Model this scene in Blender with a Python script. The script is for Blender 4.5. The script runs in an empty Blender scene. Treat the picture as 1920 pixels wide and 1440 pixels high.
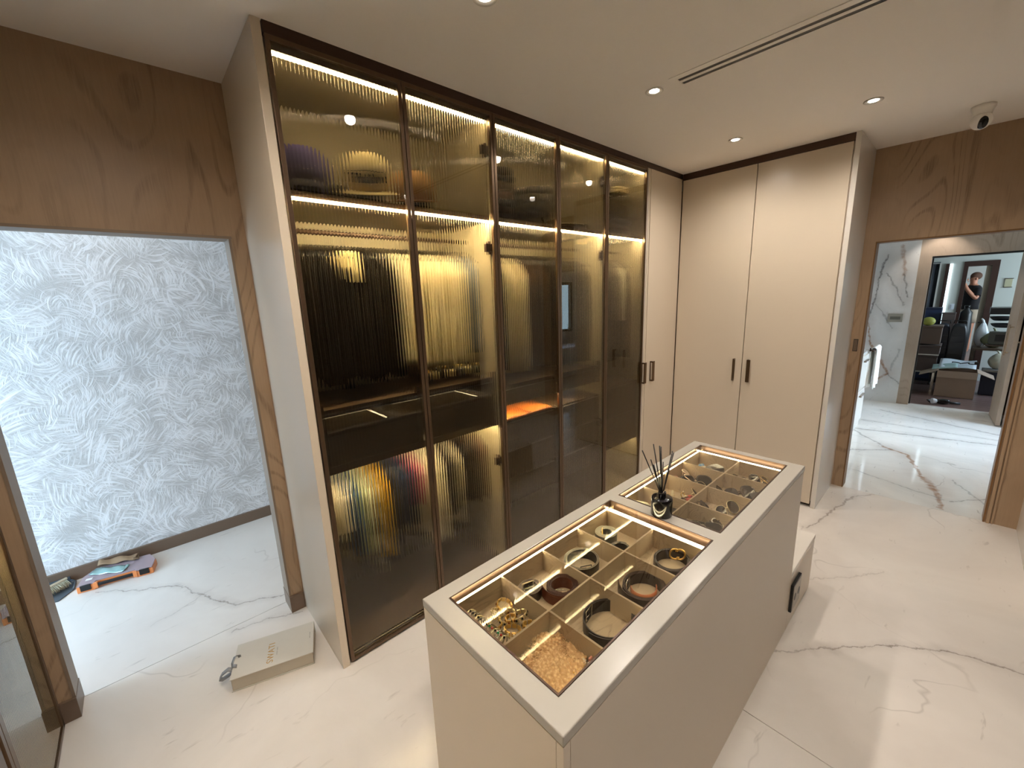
import bpy, math, random
from mathutils import Vector, Matrix, noise
from math import pi, sin, cos, radians
random.seed(7)
sc = bpy.context.scene
COL = sc.collection

# ------------------------------------------------------------------ camera
cam = bpy.data.cameras.new('camera'); camo = bpy.data.objects.new('camera', cam); COL.objects.link(camo)
cam.sensor_width = 36; cam.sensor_fit = 'HORIZONTAL'; cam.lens = 766.83/1920*36
cam.clip_start = .02; cam.clip_end = 60
_r = Vector((.73555606, -.67651915, -.03576478)); _u = Vector((.16597613, .12877394, .97768563)); _f = Vector((.65681749, .72507869, -.20700649))
m = Matrix.Identity(4)
for i in range(3):
    m[i][0] = _r[i]; m[i][1] = _u[i]; m[i][2] = -_f[i]
m[0][3], m[1][3], m[2][3] = -.4755293, -1.82122707, 1.744
camo.matrix_world = m
sc.camera = camo
# ------------------------------------------------------------------ view / cycles quality
sc.view_settings.view_transform = 'Standard'; sc.view_settings.look = 'None'
sc.view_settings.gamma = 1; sc.view_settings.use_curve_mapping = False
sc.view_settings.exposure = 0.60
cy = sc.cycles
cy.caustics_reflective = False; cy.caustics_refractive = False
cy.max_bounces = 10; cy.diffuse_bounces = 6; cy.glossy_bounces = 4; cy.transmission_bounces = 7; cy.transparent_max_bounces = 10
cy.sample_clamp_indirect = 30; cy.sample_clamp_direct = 0
cy.use_denoising = True
# ------------------------------------------------------------------ world: cool evening sky seen through the windows
DAY = 9.0
w = bpy.data.worlds.new('sky'); sc.world = w; w.use_nodes = True
wn = w.node_tree.nodes; wl = w.node_tree.links
bg = wn['Background']; bg.inputs[1].default_value = DAY
tc = wn.new('ShaderNodeTexCoord'); sep = wn.new('ShaderNodeSeparateXYZ'); rp = wn.new('ShaderNodeValToRGB')
wl.new(tc.outputs['Generated'], sep.inputs[0]); wl.new(sep.outputs[2], rp.inputs[0]); wl.new(rp.outputs[0], bg.inputs[0])
rp.color_ramp.elements[0].color = (.22, .33, .42, 1); rp.color_ramp.elements[0].position = .45
rp.color_ramp.elements[1].color = (.42, .62, 1, 1); rp.color_ramp.elements[1].position = .6

WARM = (1, .80, .60); NEUT = (1, .91, .82)
def lamp(kind, name, loc, energy, color, rot=(0, 0, 0), **k):
    l = bpy.data.lights.new(name, kind); l.energy = energy; l.color = color
    for a, b in k.items(): setattr(l, a, b)
    o = bpy.data.objects.new(name, l); o.location = loc; o.rotation_euler = rot; COL.objects.link(o); return o
# daylight through the windows (sized and placed as the window openings), plus an inner room fill lamp
lamp('AREA', 'hall_daylight', (-3.92, 1.35, 1.35), 60, (.52, .73, 1), (0, -pi/2, 0), shape='RECTANGLE', size=1.7, size_y=1.1)
lamp('AREA', 'bathroom_daylight', (6.3, -4.12, 1.5), 30, (.62, .80, 1), (radians(72), 0, 0), shape='RECTANGLE', size=1.2, size_y=1.0, spread=radians(80))
lamp('AREA', 'inner_room_fill', (13.2, -4.1, 1.6), 45, (.9, .95, 1), (radians(90), 0, 0), shape='RECTANGLE', size=1.6, size_y=1.2)  # fill lamp added to brighten the person, no known window here
lamp('AREA', 'far_room_daylight', (9.3, -3.9, 1.6), 30, (.78, .92, 1), (radians(90), 0, 0), shape='RECTANGLE', size=1.6, size_y=1.2)
SPOT_E = 30
ROOM_LIGHTS = [(.585, -.585), (1.669, -.612), (2.762, -.612), (2.762, -1.329), (.585, -1.95), (1.669, -1.95), (-.45, -.60), (-.45, -1.95)]

# ------------------------------------------------------------------ materials
def newmat(name):
    mt = bpy.data.materials.new(name); mt.use_nodes = True
    return mt, mt.node_tree, mt.node_tree.nodes['Principled BSDF']
def srgb(r, g, b):
    f = lambda c: ((c/255+.055)/1.055)**2.4 if c > 10 else c/255/12.92
    return (f(r), f(g), f(b), 1)
def N(nt, typ, ins=None, **props):
    n = nt.nodes.new(typ)
    for k, v in props.items(): setattr(n, k, v)
    for k, v in (ins or {}).items():
        if isinstance(v, bpy.types.NodeSocket): nt.links.new(v, n.inputs[k])
        else: n.inputs[k].default_value = v
    return n
def math_(nt, op, a, b=0.0, c=0.0):
    n = N(nt, 'ShaderNodeMath', {0: a, 1: b, 2: c}, operation=op); return n.outputs[0]
def ramp(nt, fac, stops):
    n = N(nt, 'ShaderNodeValToRGB', {0: fac}); e = n.color_ramp.elements
    while len(e) < len(stops): e.new(.5)
    for q, (p, c) in zip(e, stops):
        q.position = p; q.color = c if len(c) == 4 else (*c, 1)
    return n.outputs[0]
def mix(nt, fac, a, b, mode='MIX'):
    n = N(nt, 'ShaderNodeMix', data_type='RGBA', blend_type=mode)
    for i, v in ((0, fac), (6, a), (7, b)):
        if isinstance(v, bpy.types.NodeSocket): nt.links.new(v, n.inputs[i])
        else: n.inputs[i].default_value = v
    return n.outputs[2]
def pos(nt, scale=(1, 1, 1), rot=(0, 0, 0), loc=(0, 0, 0)):
    t = N(nt, 'ShaderNodeTexCoord')
    return N(nt, 'ShaderNodeMapping', {0: t.outputs['Object'], 1: loc, 2: rot, 3: scale}).outputs[0]
def noise_(nt, v, scale, detail=3, rough=.5, dist=0):
    return N(nt, 'ShaderNodeTexNoise', {'Vector': v, 'Scale': scale, 'Detail': detail, 'Roughness': rough, 'Distortion': dist})
def bump(nt, b, h, strength=.2, dist=.002):
    n = N(nt, 'ShaderNodeBump', {'Height': h, 'Strength': strength, 'Distance': dist}); nt.links.new(n.outputs[0], b.inputs['Normal'])
_mc = {}
def plain(name, col, rough=.5, metal=0, spec=.5, vary=.06, nscale=18, coat=0, bumps=0, sheen=0):
    if name in _mc: return _mc[name]
    mt, nt, b = newmat(name)
    v = pos(nt); n = noise_(nt, v, nscale, 3)
    c2 = tuple(x*(1-vary) for x in col[:3])+(1,)
    nt.links.new(mix(nt, n.outputs[0], col, c2), b.inputs['Base Color'])
    b.inputs['Roughness'].default_value = rough; b.inputs['Metallic'].default_value = metal
    b.inputs['Specular IOR Level'].default_value = spec
    if coat: b.inputs['Coat Weight'].default_value = coat; b.inputs['Coat Roughness'].default_value = .08
    if sheen: b.inputs['Sheen Weight'].default_value = sheen
    if bumps:
        n2 = noise_(nt, v, nscale*12, 2); bump(nt, b, n2.outputs[0], bumps, .001)
    _mc[name] = mt; return mt
def cloth(name, col, sc_=300, rough=.9):
    if name in _mc: return _mc[name]
    mt, nt, b = newmat(name)
    v = pos(nt)
    w1 = N(nt, 'ShaderNodeTexWave', {'Vector': v, 'Scale': sc_*.5, 'Distortion': .5}, bands_direction='Z')
    n = noise_(nt, v, 9, 4)
    c2 = tuple(x*.72 for x in col[:3])+(1,)
    nt.links.new(mix(nt, n.outputs[0], col, c2), b.inputs['Base Color'])
    b.inputs['Roughness'].default_value = rough; b.inputs['Specular IOR Level'].default_value = .15
    bump(nt, b, w1.outputs[1], .15, .0006)
    _mc[name] = mt; return mt
def emit(name, col, s):
    if name in _mc: return _mc[name]
    mt, nt, b = newmat(name)
    b.inputs['Base Color'].default_value = (.8, .8, .8, 1)
    b.inputs['Emission Color'].default_value = (*col, 1); b.inputs['Emission Strength'].default_value = s
    _mc[name] = mt; return mt

def wood(name, c_light, c_dark, c_line, k=1.0, axis='XZ', rough=.42, lines=.55):
    """veneer with tall cathedral figure; grain runs along Z (or along the second letter of axis)"""
    mt, nt, b = newmat(name)
    sq = {'XZ': (1.5*k, 1.5*k, .42*k), 'X': (.4*k, 2.2*k, 2.2*k), 'Y': (2.2*k, .4*k, 2.2*k)}[axis]
    v = pos(nt, sq)
    low = noise_(nt, v, 1.25, 2, .45, .25).outputs[0]
    rings = math_(nt, 'SINE', math_(nt, 'MULTIPLY', low, 210))
    r2 = N(nt, 'ShaderNodeMapRange', {0: rings, 1: .5, 2: 1, 3: 0, 4: 1}).outputs[0]
    msk = N(nt, 'ShaderNodeMapRange', {0: noise_(nt, v, 1.6, 2).outputs[0], 1: .42, 2: .62, 3: 0, 4: 1}).outputs[0]
    fs = {'XZ': (60*k, 60*k, 2.2*k), 'X': (2.2*k, 60*k, 60*k), 'Y': (60*k, 2.2*k, 60*k)}[axis]
    fib = noise_(nt, pos(nt, fs), 3, 4, .7).outputs[0]
    cloud = noise_(nt, pos(nt), 1.7, 3).outputs[0]
    base = mix(nt, N(nt, 'ShaderNodeMapRange', {0: cloud, 1: .3, 2: .7}).outputs[0], c_light, c_dark)
    base = mix(nt, math_(nt, 'MULTIPLY', fib, .35), base, c_line)
    brk = N(nt, 'ShaderNodeMapRange', {0: fib, 1: .38, 2: .6, 3: .25, 4: 1}).outputs[0]
    f = math_(nt, 'MULTIPLY', math_(nt, 'MULTIPLY', math_(nt, 'MULTIPLY', r2, msk), brk), lines)
    base = mix(nt, f, base, c_line)
    nt.links.new(base, b.inputs['Base Color'])
    b.inputs['Roughness'].default_value = rough
    bump(nt, b, fib, .12, .001)
    return mt

def marble(name, base, cloudc, vein, brown=None, scale=1.0, rough=.22, segs=(), plane='XY', spec=.5, amount=.5, seed=0.0):
    mt, nt, b = newmat(name)
    t = N(nt, 'ShaderNodeTexCoord').outputs['Object']
    P = N(nt, 'ShaderNodeMapping', {0: t, 1: (seed, seed*.7, seed*1.3), 3: (scale, scale, scale)}).outputs[0]
    cl = noise_(nt, P, 1.1, 5, .6, .6).outputs[0]
    c = mix(nt, N(nt, 'ShaderNodeMapRange', {0: cl, 1: .35, 2: .75}).outputs[0], base, cloudc)
    # broad random veins
    wv = noise_(nt, P, .8, 4, .5, .3).outputs[0]
    d = math_(nt, 'ABSOLUTE', math_(nt, 'SUBTRACT', wv, .5))
    ln = N(nt, 'ShaderNodeMapRange', {0: d, 1: 0, 2: .004, 3: .6, 4: 0}).outputs[0]
    mk = N(nt, 'ShaderNodeMapRange', {0: noise_(nt, P, 1.3, 2).outputs[0], 1: .50, 2: .62, 3: 0, 4: 1}).outputs[0]
    c = mix(nt, math_(nt, 'MULTIPLY', math_(nt, 'MULTIPLY', ln, mk), amount), c, vein)
    # small directional flecks
    P2 = N(nt, 'ShaderNodeMapping', {0: t, 1: (seed*3, 1, 2), 2: (.3, .2, .65), 3: (6*scale, 22*scale, 14*scale)}).outputs[0]
    fl = noise_(nt, P2, 1, 3, .6, .4).outputs[0]
    fm = N(nt, 'ShaderNodeMapRange', {0: fl, 1: .66, 2: .74, 3: 0, 4: .55*amount}).outputs[0]
    c = mix(nt, fm, c, vein)
    # placed veins: wobbling line segments (x0, y0, x1, y1, halfwidth, strength, brown?)
    if segs:
        sp = N(nt, 'ShaderNodeSeparateXYZ', {0: t})
        a_, b_ = {'XY': (0, 1), 'YZ': (1, 2)}[plane]
        wob = noise_(nt, t, 7, 6, .65); wx = N(nt, 'ShaderNodeSeparateXYZ', {0: wob.outputs[1]})
        A = math_(nt, 'ADD', sp.outputs[a_], math_(nt, 'MULTIPLY', math_(nt, 'SUBTRACT', wx.outputs[0], .5), .11))
        B = math_(nt, 'ADD', sp.outputs[b_], math_(nt, 'MULTIPLY', math_(nt, 'SUBTRACT', wx.outputs[1], .5), .11))
        brk = N(nt, 'ShaderNodeMapRange', {0: noise_(nt, t, 22, 3, .6).outputs[0], 1: .3, 2: .6, 3: .35, 4: 1}).outputs[0]
        for (x0, y0, x1, y1, hw, st, br) in segs:
            L = math.hypot(x1-x0, y1-y0); ux, uy = (x1-x0)/L, (y1-y0)/L
            u = math_(nt, 'ADD', math_(nt, 'MULTIPLY', A, ux), math_(nt, 'MULTIPLY_ADD', B, uy, -(x0*ux+y0*uy)))
            q = math_(nt, 'ADD', math_(nt, 'MULTIPLY', A, -uy), math_(nt, 'MULTIPLY_ADD', B, ux, (x0*uy-y0*ux)))
            uc = math_(nt, 'SUBTRACT', u, math_(nt, 'MINIMUM', math_(nt, 'MAXIMUM', u, 0), L))
            dist = math_(nt, 'SQRT', math_(nt, 'ADD', math_(nt, 'MULTIPLY', q, q), math_(nt, 'MULTIPLY', uc, uc)))
            fac = N(nt, 'ShaderNodeMapRange', {0: dist, 1: hw*.35, 2: hw, 3: st, 4: 0}).outputs[0]
            c = mix(nt, math_(nt, 'MULTIPLY', fac, brk), c, brown if (br and brown) else vein)
            halo = N(nt, 'ShaderNodeMapRange', {0: dist, 1: 0, 2: hw*7, 3: st*.22, 4: 0}).outputs[0]
            c = mix(nt, halo, c, brown if (br and brown) else vein)
    nt.links.new(c, b.inputs['Base Color'])
    b.inputs['Roughness'].default_value = rough; b.inputs['Specular IOR Level'].default_value = spec
    return mt

def wallpaper():
    """pearl wallpaper printed and embossed with bunches of curved feather strokes"""
    mt, nt, b = newmat('feather_swirl_wallpaper')
    t = N(nt, 'ShaderNodeTexCoord').outputs['Object']
    sp = N(nt, 'ShaderNodeSeparateXYZ', {0: t}); X, Z = sp.outputs[0], sp.outputs[2]
    hs = []
    for k_, (sc_, off) in enumerate(((4.2, 0.0), (5.6, 3.7), (7.4, 9.1), (5.0, 14.3))):
        P = N(nt, 'ShaderNodeCombineXYZ', {0: math_(nt, 'MULTIPLY_ADD', X, sc_, off), 1: math_(nt, 'MULTIPLY_ADD', Z, sc_, off*1.7), 2: 0.0}).outputs[0]
        vo = N(nt, 'ShaderNodeTexVoronoi', {'Vector': P, 'Scale': 1.0, 'Randomness': 1.0}, voronoi_dimensions='2D')
        d = N(nt, 'ShaderNodeVectorMath', {0: P, 1: vo.outputs['Position']}, operation='SUBTRACT').outputs[0]
        cs = N(nt, 'ShaderNodeSeparateXYZ', {0: vo.outputs['Color']}); ds = N(nt, 'ShaderNodeSeparateXYZ', {0: d})
        ang = math_(nt, 'MULTIPLY_ADD', cs.outputs[0], 2.2, -.2+.5*k_)
        ca, sa = math_(nt, 'COSINE', ang), math_(nt, 'SINE', ang)
        u = math_(nt, 'ADD', math_(nt, 'MULTIPLY', ds.outputs[0], ca), math_(nt, 'MULTIPLY', ds.outputs[1], sa))
        v = math_(nt, 'SUBTRACT', math_(nt, 'MULTIPLY', ds.outputs[1], ca), math_(nt, 'MULTIPLY', ds.outputs[0], sa))
        # strokes fan out and bend along their length
        bend = math_(nt, 'MULTIPLY', math_(nt, 'MULTIPLY', u, u), math_(nt, 'MULTIPLY_ADD', cs.outputs[1], 2.4, -1.2))
        vv = math_(nt, 'DIVIDE', math_(nt, 'ADD', v, bend), math_(nt, 'MULTIPLY_ADD', u, .55, 1.0))
        Q = N(nt, 'ShaderNodeCombineXYZ', {0: math_(nt, 'MULTIPLY', u, 1.5), 1: math_(nt, 'MULTIPLY', vv, 13.0), 2: math_(nt, 'MULTIPLY', cs.outputs[2], 30.0)}).outputs[0]
        h = noise_(nt, Q, 1.25, 2, .55, 0).outputs[0]
        fade = N(nt, 'ShaderNodeMapRange', {0: vo.outputs['Distance'], 1: .15, 2: .75, 3: .10, 4: -.10}).outputs[0]
        hs.append(math_(nt, 'ADD', h, fade))
    h = math_(nt, 'MAXIMUM', math_(nt, 'MAXIMUM', hs[0], hs[1]), math_(nt, 'MAXIMUM', hs[2], hs[3]))
    c = ramp(nt, h, [(.50, srgb(190, 189, 188)), (.63, srgb(214, 214, 215)), (.76, srgb(246, 247, 250))])
    nt.links.new(c, b.inputs['Base Color'])
    nt.links.new(ramp(nt, h, [(.5, (.42, .42, .42)), (.75, (.25, .25, .25))]), b.inputs['Roughness'])
    b.inputs['Metallic'].default_value = .1
    bump(nt, b, h, .55, .006)
    return mt

def bronze_glass(name, tint):
    mt = bpy.data.materials.new(name); mt.use_nodes = True; nt = mt.node_tree; nt.nodes.clear()
    out = N(nt, 'ShaderNodeOutputMaterial')
    rf = N(nt, 'ShaderNodeBsdfRefraction', {'Color': (*tint, 1), 'Roughness': 0, 'IOR': 1.5})
    gl = N(nt, 'ShaderNodeBsdfGlossy', {'Color': (1, .96, .9, 1), 'Roughness': .01})
    fr = N(nt, 'ShaderNodeFresnel', {'IOR': 1.5})
    mx = N(nt, 'ShaderNodeMixShader', {0: fr.outputs[0], 1: rf.outputs[0], 2: gl.outputs[0]})
    nt.links.new(mx.outputs[0], out.inputs[0]); return mt
def frosted(name, col, f):
    mt, nt, b = newmat(name); b.inputs['Base Color'].default_value = col; b.inputs['Roughness'].default_value = .2
    out = nt.nodes['Material Output']; tr = N(nt, 'ShaderNodeBsdfTransparent', {'Color': (.95, .93, .94, 1)})
    mx = N(nt, 'ShaderNodeMixShader', {0: f, 1: b.outputs[0], 2: tr.outputs[0]}); nt.links.new(mx.outputs[0], out.inputs[0]); return mt
def thin_glass(name, tint, ior=1.5, rough=0):
    mt = bpy.data.materials.new(name); mt.use_nodes = True; nt = mt.node_tree; nt.nodes.clear()
    out = N(nt, 'ShaderNodeOutputMaterial')
    tr = N(nt, 'ShaderNodeBsdfTransparent', {'Color': (*tint, 1)})
    gl = N(nt, 'ShaderNodeBsdfGlossy', {'Color': (1, 1, 1, 1), 'Roughness': rough})
    fr = N(nt, 'ShaderNodeFresnel', {'IOR': ior}); ge = N(nt, 'ShaderNodeNewGeometry')
    fa = math_(nt, 'MULTIPLY', fr.outputs[0], math_(nt, 'SUBTRACT', 1.0, ge.outputs['Backfacing']))
    mx = N(nt, 'ShaderNodeMixShader', {0: fa, 1: tr.outputs[0], 2: gl.outputs[0]})
    nt.links.new(mx.outputs[0], out.inputs[0]); return mt

M = {}
M['lacquer'] = plain('beige_lacquer', srgb(206, 192, 172), .30, vary=.02, nscale=3)
M['lacquer_white'] = plain('ivory_lacquer', srgb(212, 206, 196), .22, vary=.02, nscale=3)
M['worktop'] = plain('worktop_lacquer', srgb(164, 158, 148), .24, vary=.02, nscale=3)
M['ceil'] = plain('ceiling_paint', srgb(244, 238, 230), .8, vary=.02, nscale=2)
M['white_wall'] = plain('white_gloss_wall', srgb(214, 206, 194), .25, vary=.02, nscale=2)
M['paint'] = plain('grey_white_paint', srgb(192, 194, 188), .8, vary=.03, nscale=2)
M['wood'] = wood('oak_veneer', srgb(190, 162, 132), srgb(164, 137, 109), srgb(100, 76, 54))
M['wood_grey'] = wood('greyed_oak_veneer', srgb(186, 166, 146), srgb(162, 144, 126), srgb(110, 92, 76))
M['skirt'] = plain('brown_skirting_lacquer', srgb(112, 92, 76), .4)
M['bronze'] = plain('bronze_frame', srgb(104, 84, 66), .33, metal=.75, vary=.05)
M['bronze_dark'] = plain('dark_bronze_frame', srgb(74, 56, 46), .35, metal=.6)
M['rose_metal'] = plain('brushed_bronze_handle', srgb(116, 92, 70), .3, metal=.9)
M['interior'] = plain('wardrobe_lining', srgb(150, 138, 114), .55, vary=.10, nscale=30)
M['dark_wood'] = wood('dark_drawer_veneer', srgb(78, 58, 38), srgb(62, 45, 30), srgb(34, 24, 16), axis='X', rough=.5)
M['tray'] = wood('linen_oak_tray', srgb(206, 184, 152), srgb(176, 154, 124), srgb(112, 92, 70), k=2.5, axis='X', rough=.6, lines=.6)
M['black'] = plain('black_satin', srgb(16, 14, 14), .35)
M['black_gloss'] = plain('black_gloss', srgb(10, 9, 10), .08)
M['chrome'] = plain('chrome', (.8, .8, .8, 1), .12, metal=1)
M['gold'] = plain('polished_gold', srgb(236, 194, 112), .34, metal=1, vary=.15)
M['palegold'] = plain('pale_gold', srgb(238, 220, 172), .36, metal=1, vary=.2)
M['silver'] = plain('silver_metal', srgb(208, 206, 198), .2, metal=1, vary=.2)
M['wallpaper'] = wallpaper()
FV = [(1.45, -1.30, 1.70, -1.52, .007, .55, 0), (1.70, -1.52, 1.80, -1.60, .006, .7, 0), (1.80, -1.60, 2.15, -1.95, .006, .75, 0), (2.15, -1.95, 2.24, -2.27, .008, .75, 0),
      (2.23, -1.25, 2.95, -1.22, .006, .3, 0), (2.94, -1.247, 3.3, -1.31, .009, .65, 0), (3.3, -1.31, 3.75, -1.39, .012, .75, 0), (3.75, -1.39, 3.9, -1.51, .008, .5, 0),
      (-.934, 1.684, -.55, 1.385, .006, .6, 0), (-.55, 1.385, -.36, 1.005, .006, .65, 0), (-.36, 1.005, -.30, .91, .007, .7, 0), (-.294, .913, -.05, .78, .006, .6, 0),
      (-.36, .68, -.19, .648, .005, .5, 0), (-.19, .648, -.03, .55, .006, .55, 0), (-.7, 1.05, -.38, 1.2, .005, .25, 0), (2.30, -1.40, 2.69, -1.70, .005, .3, 0), (.2, -1.9, .9, -2.2, .006, .3, 0)]
M['floor'] = marble('ivory_marble_floor', srgb(220, 213, 204), srgb(203, 195, 186), srgb(128, 116, 106), None, 1, .24, FV, amount=.5)
BV = [(5.9, -1.05, 5.35, -1.42, .018, .55, 0), (5.35, -1.42, 5.2, -1.62, .025, .8, 1), (5.2, -1.62, 4.62, -1.75, .02, .85, 1), (4.62, -1.76, 4.35, -1.84, .035, .8, 1), (4.35, -1.84, 3.95, -1.90, .022, .8, 1),
      (5.9, -.95, 6.05, -1.77, .02, .7, 0), (6.05, -1.77, 6.18, -2.4, .02, .6, 0), (4.94, -1.1, 5.3, -1.5, .014, .6, 0), (6.4, -1.1, 6.35, -2.3, .015, .5, 0), (7.1, -1.2, 6.6, -2.3, .02, .55, 0), (4.4, -1.3, 4.15, -1.9, .01, .5, 0), (4.7, -1.95, 4.2, -2.15, .01, .5, 0), (4.15, -1.95, 4.6, -2.3, .01, .5, 0)]
M['bath_floor'] = marble('white_calacatta_floor', srgb(224, 222, 216), srgb(202, 200, 194), srgb(112, 108, 104), srgb(150, 112, 82), 1.2, .07, BV, amount=.7, seed=4)
WV = [(-.97, 2.14, -.92, 1.84, .016, .8, 0), (-.92, 1.84, -.90, 1.53, .012, .8, 0), (-.90, 1.53, -.85, 1.22, .016, .85, 0), (-.85, 1.22, -.91, .9, .014, .8, 1), (-.91, .9, -1.17, .44, .022, .85, 1), (-1.05, .62, -1.02, .3, .03, .6, 1), (-1.17, .44, -1.02, .3, .02, .8, 1),
      (-1.11, 2.25, -1.19, 1.85, .03, .6, 1), (-1.19, 1.85, -1.25, 1.55, .012, .7, 0), (-1.0, 1.9, -1.24, 1.45, .012, .6, 0), (-.92, 1.45, -1.15, 1.1, .01, .5, 0), (-1.17, .44, -1.32, .3, .012, .6, 0), (-1.25, .8, -1.2, .5, .02, .4, 0)]
M['bath_wall'] = marble('white_calacatta_wall', srgb(214, 212, 208), srgb(196, 195, 192), srgb(104, 100, 98), srgb(146, 108, 80), 1.2, .15, WV, 'YZ', amount=.5, seed=9)
M['door_glass'] = bronze_glass('bronze_reeded_glass', (.80, .75, .64))
M['left_glass'] = thin_glass('bronze_tinted_glass', (.84, .77, .66), 1.42, .02)
M['top_glass'] = thin_glass('clear_top_glass', (.87, .86, .82))
LEDC = (1, .89, .62)
M['led'] = emit('wardrobe_led', LEDC, 300)
M['led_mid'] = emit('wardrobe_led_mid', LEDC, 170)
M['led_top'] = emit('wardrobe_led_top', LEDC, 40)
M['led_under'] = emit('wardrobe_led_lower', LEDC, 85)
M['led_left'] = emit('left_wardrobe_led', (1, .93, .80), 30)
M['led_low'] = emit('wardrobe_led_soft', LEDC, 45)
M['led_tray'] = emit('tray_led', (1, .86, .56), 42)
M['led_tray_soft'] = emit('tray_led_soft', (1, .86, .56), 6)
M['lens'] = emit('downlight_lens', (1, .93, .82), 40)

# ------------------------------------------------------------------ geometry helpers
class MB:
    def __init__(s): s.v = []; s.f = []; s.sm = []; s.m = Matrix.Identity(4)
    def add(s, vs, fs, smooth=False):
        o = len(s.v); s.v += [tuple(s.m @ Vector(p)) for p in vs]
        s.f += [tuple(i+o for i in q) for q in fs]; s.sm += [smooth]*len(fs); return s
    def box(s, x0, y0, z0, x1, y1, z1):
        x0, x1 = sorted((x0, x1)); y0, y1 = sorted((y0, y1)); z0, z1 = sorted((z0, z1))
        return s.add([(x, y, z) for z in (z0, z1) for x, y in ((x0, y0), (x1, y0), (x1, y1), (x0, y1))],
                     [(3, 2, 1, 0), (4, 5, 6, 7), (0, 1, 5, 4), (1, 2, 6, 5), (2, 3, 7, 6), (3, 0, 4, 7)])
    def loft(s, rings, smooth=True, cap=True, closed=True):
        n = len(rings[0]); vs = [p for r in rings for p in r]; fs = []
        for i in range(len(rings)-1):
            for j in range(n if closed else n-1):
                k = (j+1) % n; fs.append((i*n+j, i*n+k, (i+1)*n+k, (i+1)*n+j))
        s.add(vs, fs, smooth)
        if cap and closed:
            o = len(s.v)-len(vs)
            s.f.append(tuple(o+j for j in reversed(range(n)))); s.f.append(tuple(o+(len(rings)-1)*n+j for j in range(n))); s.sm += [False, False]
        return s
    def lathe(s, prof, c=(0, 0, 0), n=24, ax=(0, 0, 1), smooth=True):
        ax = Vector(ax).normalized(); a = ax.orthogonal().normalized(); b = ax.cross(a); c = Vector(c)
        return s.loft([[c+ax*z+(a*cos(2*pi*j/n)+b*sin(2*pi*j/n))*max(r, 1e-4) for j in range(n)] for r, z in prof], smooth)
    def cyl(s, p0, p1, r, n=12, r2=None):
        p0, p1 = Vector(p0), Vector(p1); L = (p1-p0).length
        return s.lathe([(r, 0), (r if r2 is None else r2, L)], p0, n, (p1-p0))
    def tube(s, pts, r, n=6, closed=False):
        pts = [Vector(p) for p in pts]; rings = []; up = None
        for i, p in enumerate(pts):
            a = pts[i-1] if (i or closed) else p; b = pts[(i+1) % len(pts)] if (i < len(pts)-1 or closed) else p
            d = (b-a).normalized()
            up = d.orthogonal().normalized() if up is None else (up-d*up.dot(d)).normalized()
            q = d.cross(up); rr_ = r(i/(len(pts)-1)) if callable(r) else r
            rings.append([p+(up*cos(2*pi*j/n)+q*sin(2*pi*j/n))*rr_ for j in range(n)])
        if closed: rings.append(rings[0])
        return s.loft(rings, True, not closed)
    def ball(s, c, r, n=12, k=7):
        r = (r, r, r) if not hasattr(r, '__len__') else r
        return s.loft([[(c[0]+r[0]*sin(pi*i/k)*cos(2*pi*j/n)+1e-5*cos(j), c[1]+r[1]*sin(pi*i/k)*sin(2*pi*j/n)+1e-5*sin(j), c[2]-r[2]*cos(pi*i/k)) for j in range(n)] for i in range(k+1)], True)
    def sheet(s, fn, nu, nv, th=0.0, smooth=True):
        top = [Vector(fn(u/nu, v/nv)) for u in range(nu+1) for v in range(nv+1)]; w_ = nv+1
        fs = [(i*w_+j, i*w_+j+1, (i+1)*w_+j+1, (i+1)*w_+j) for i in range(nu) for j in range(nv)]
        if not th: return s.add(top, fs, smooth)
        nrm = []
        for i in range(nu+1):
            for j in range(w_):
                a = top[min(i+1, nu)*w_+j]-top[max(i-1, 0)*w_+j]; b = top[i*w_+min(j+1, nv)]-top[i*w_+max(j-1, 0)]
                nn = a.cross(b); nrm.append(nn.normalized() if nn.length > 1e-9 else Vector((0, 0, 1)))
        n0 = len(top); bot = [p-q*th for p, q in zip(top, nrm)]
        fs2 = list(fs)+[tuple(n0+k for k in reversed(f)) for f in fs]
        rim = [j for j in range(nv+1)]+[i*w_+nv for i in range(1, nu+1)]+[nu*w_+j for j in range(nv-1, -1, -1)]+[i*w_ for i in range(nu-1, 0, -1)]
        for a, b in zip(rim, rim[1:]+rim[:1]): fs2.append((b, a, n0+a, n0+b))
        return s.add(top+bot, fs2, smooth)
    def prism(s, poly, y0, y1, ax='y'):
        P = {'y': lambda a, b, c: (a, c, b), 'z': lambda a, b, c: (a, b, c), 'x': lambda a, b, c: (c, a, b)}[ax]
        n = len(poly)
        return s.add([P(a, b, y0) for a, b in poly]+[P(a, b, y1) for a, b in poly],
                     [tuple(range(n)), tuple(reversed(range(n, 2*n)))]+[(j, j+n, (j+1) % n+n, (j+1) % n) for j in range(n)])
    def build(s, name, mat, parent=None, bevel=0, seg=2, subsurf=0):
        me = bpy.data.meshes.new(name); me.from_pydata(s.v, [], s.f)
        me.polygons.foreach_set('use_smooth', s.sm)
        for x in (mat if isinstance(mat, (list, tuple)) else [mat]): me.materials.append(x)
        import bmesh
        b = bmesh.new(); b.from_mesh(me); bmesh.ops.recalc_face_normals(b, faces=b.faces); b.to_mesh(me); b.free()
        o = bpy.data.objects.new(name, me); COL.objects.link(o)
        if parent is not None:
            o.parent = parent
            o.matrix_parent_inverse = WI.get(parent.name, Matrix.Identity(4))
            WI[o.name] = Matrix.Identity(4)
        if bevel:
            q = o.modifiers.new('bevel', 'BEVEL'); q.width = bevel; q.segments = seg; q.limit_method = 'ANGLE'; q.angle_limit = radians(50); q.harden_normals = False
        if subsurf:
            q = o.modifiers.new('subsurf', 'SUBSURF'); q.levels = subsurf; q.render_levels = subsurf
        return o
WI = {}
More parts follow.
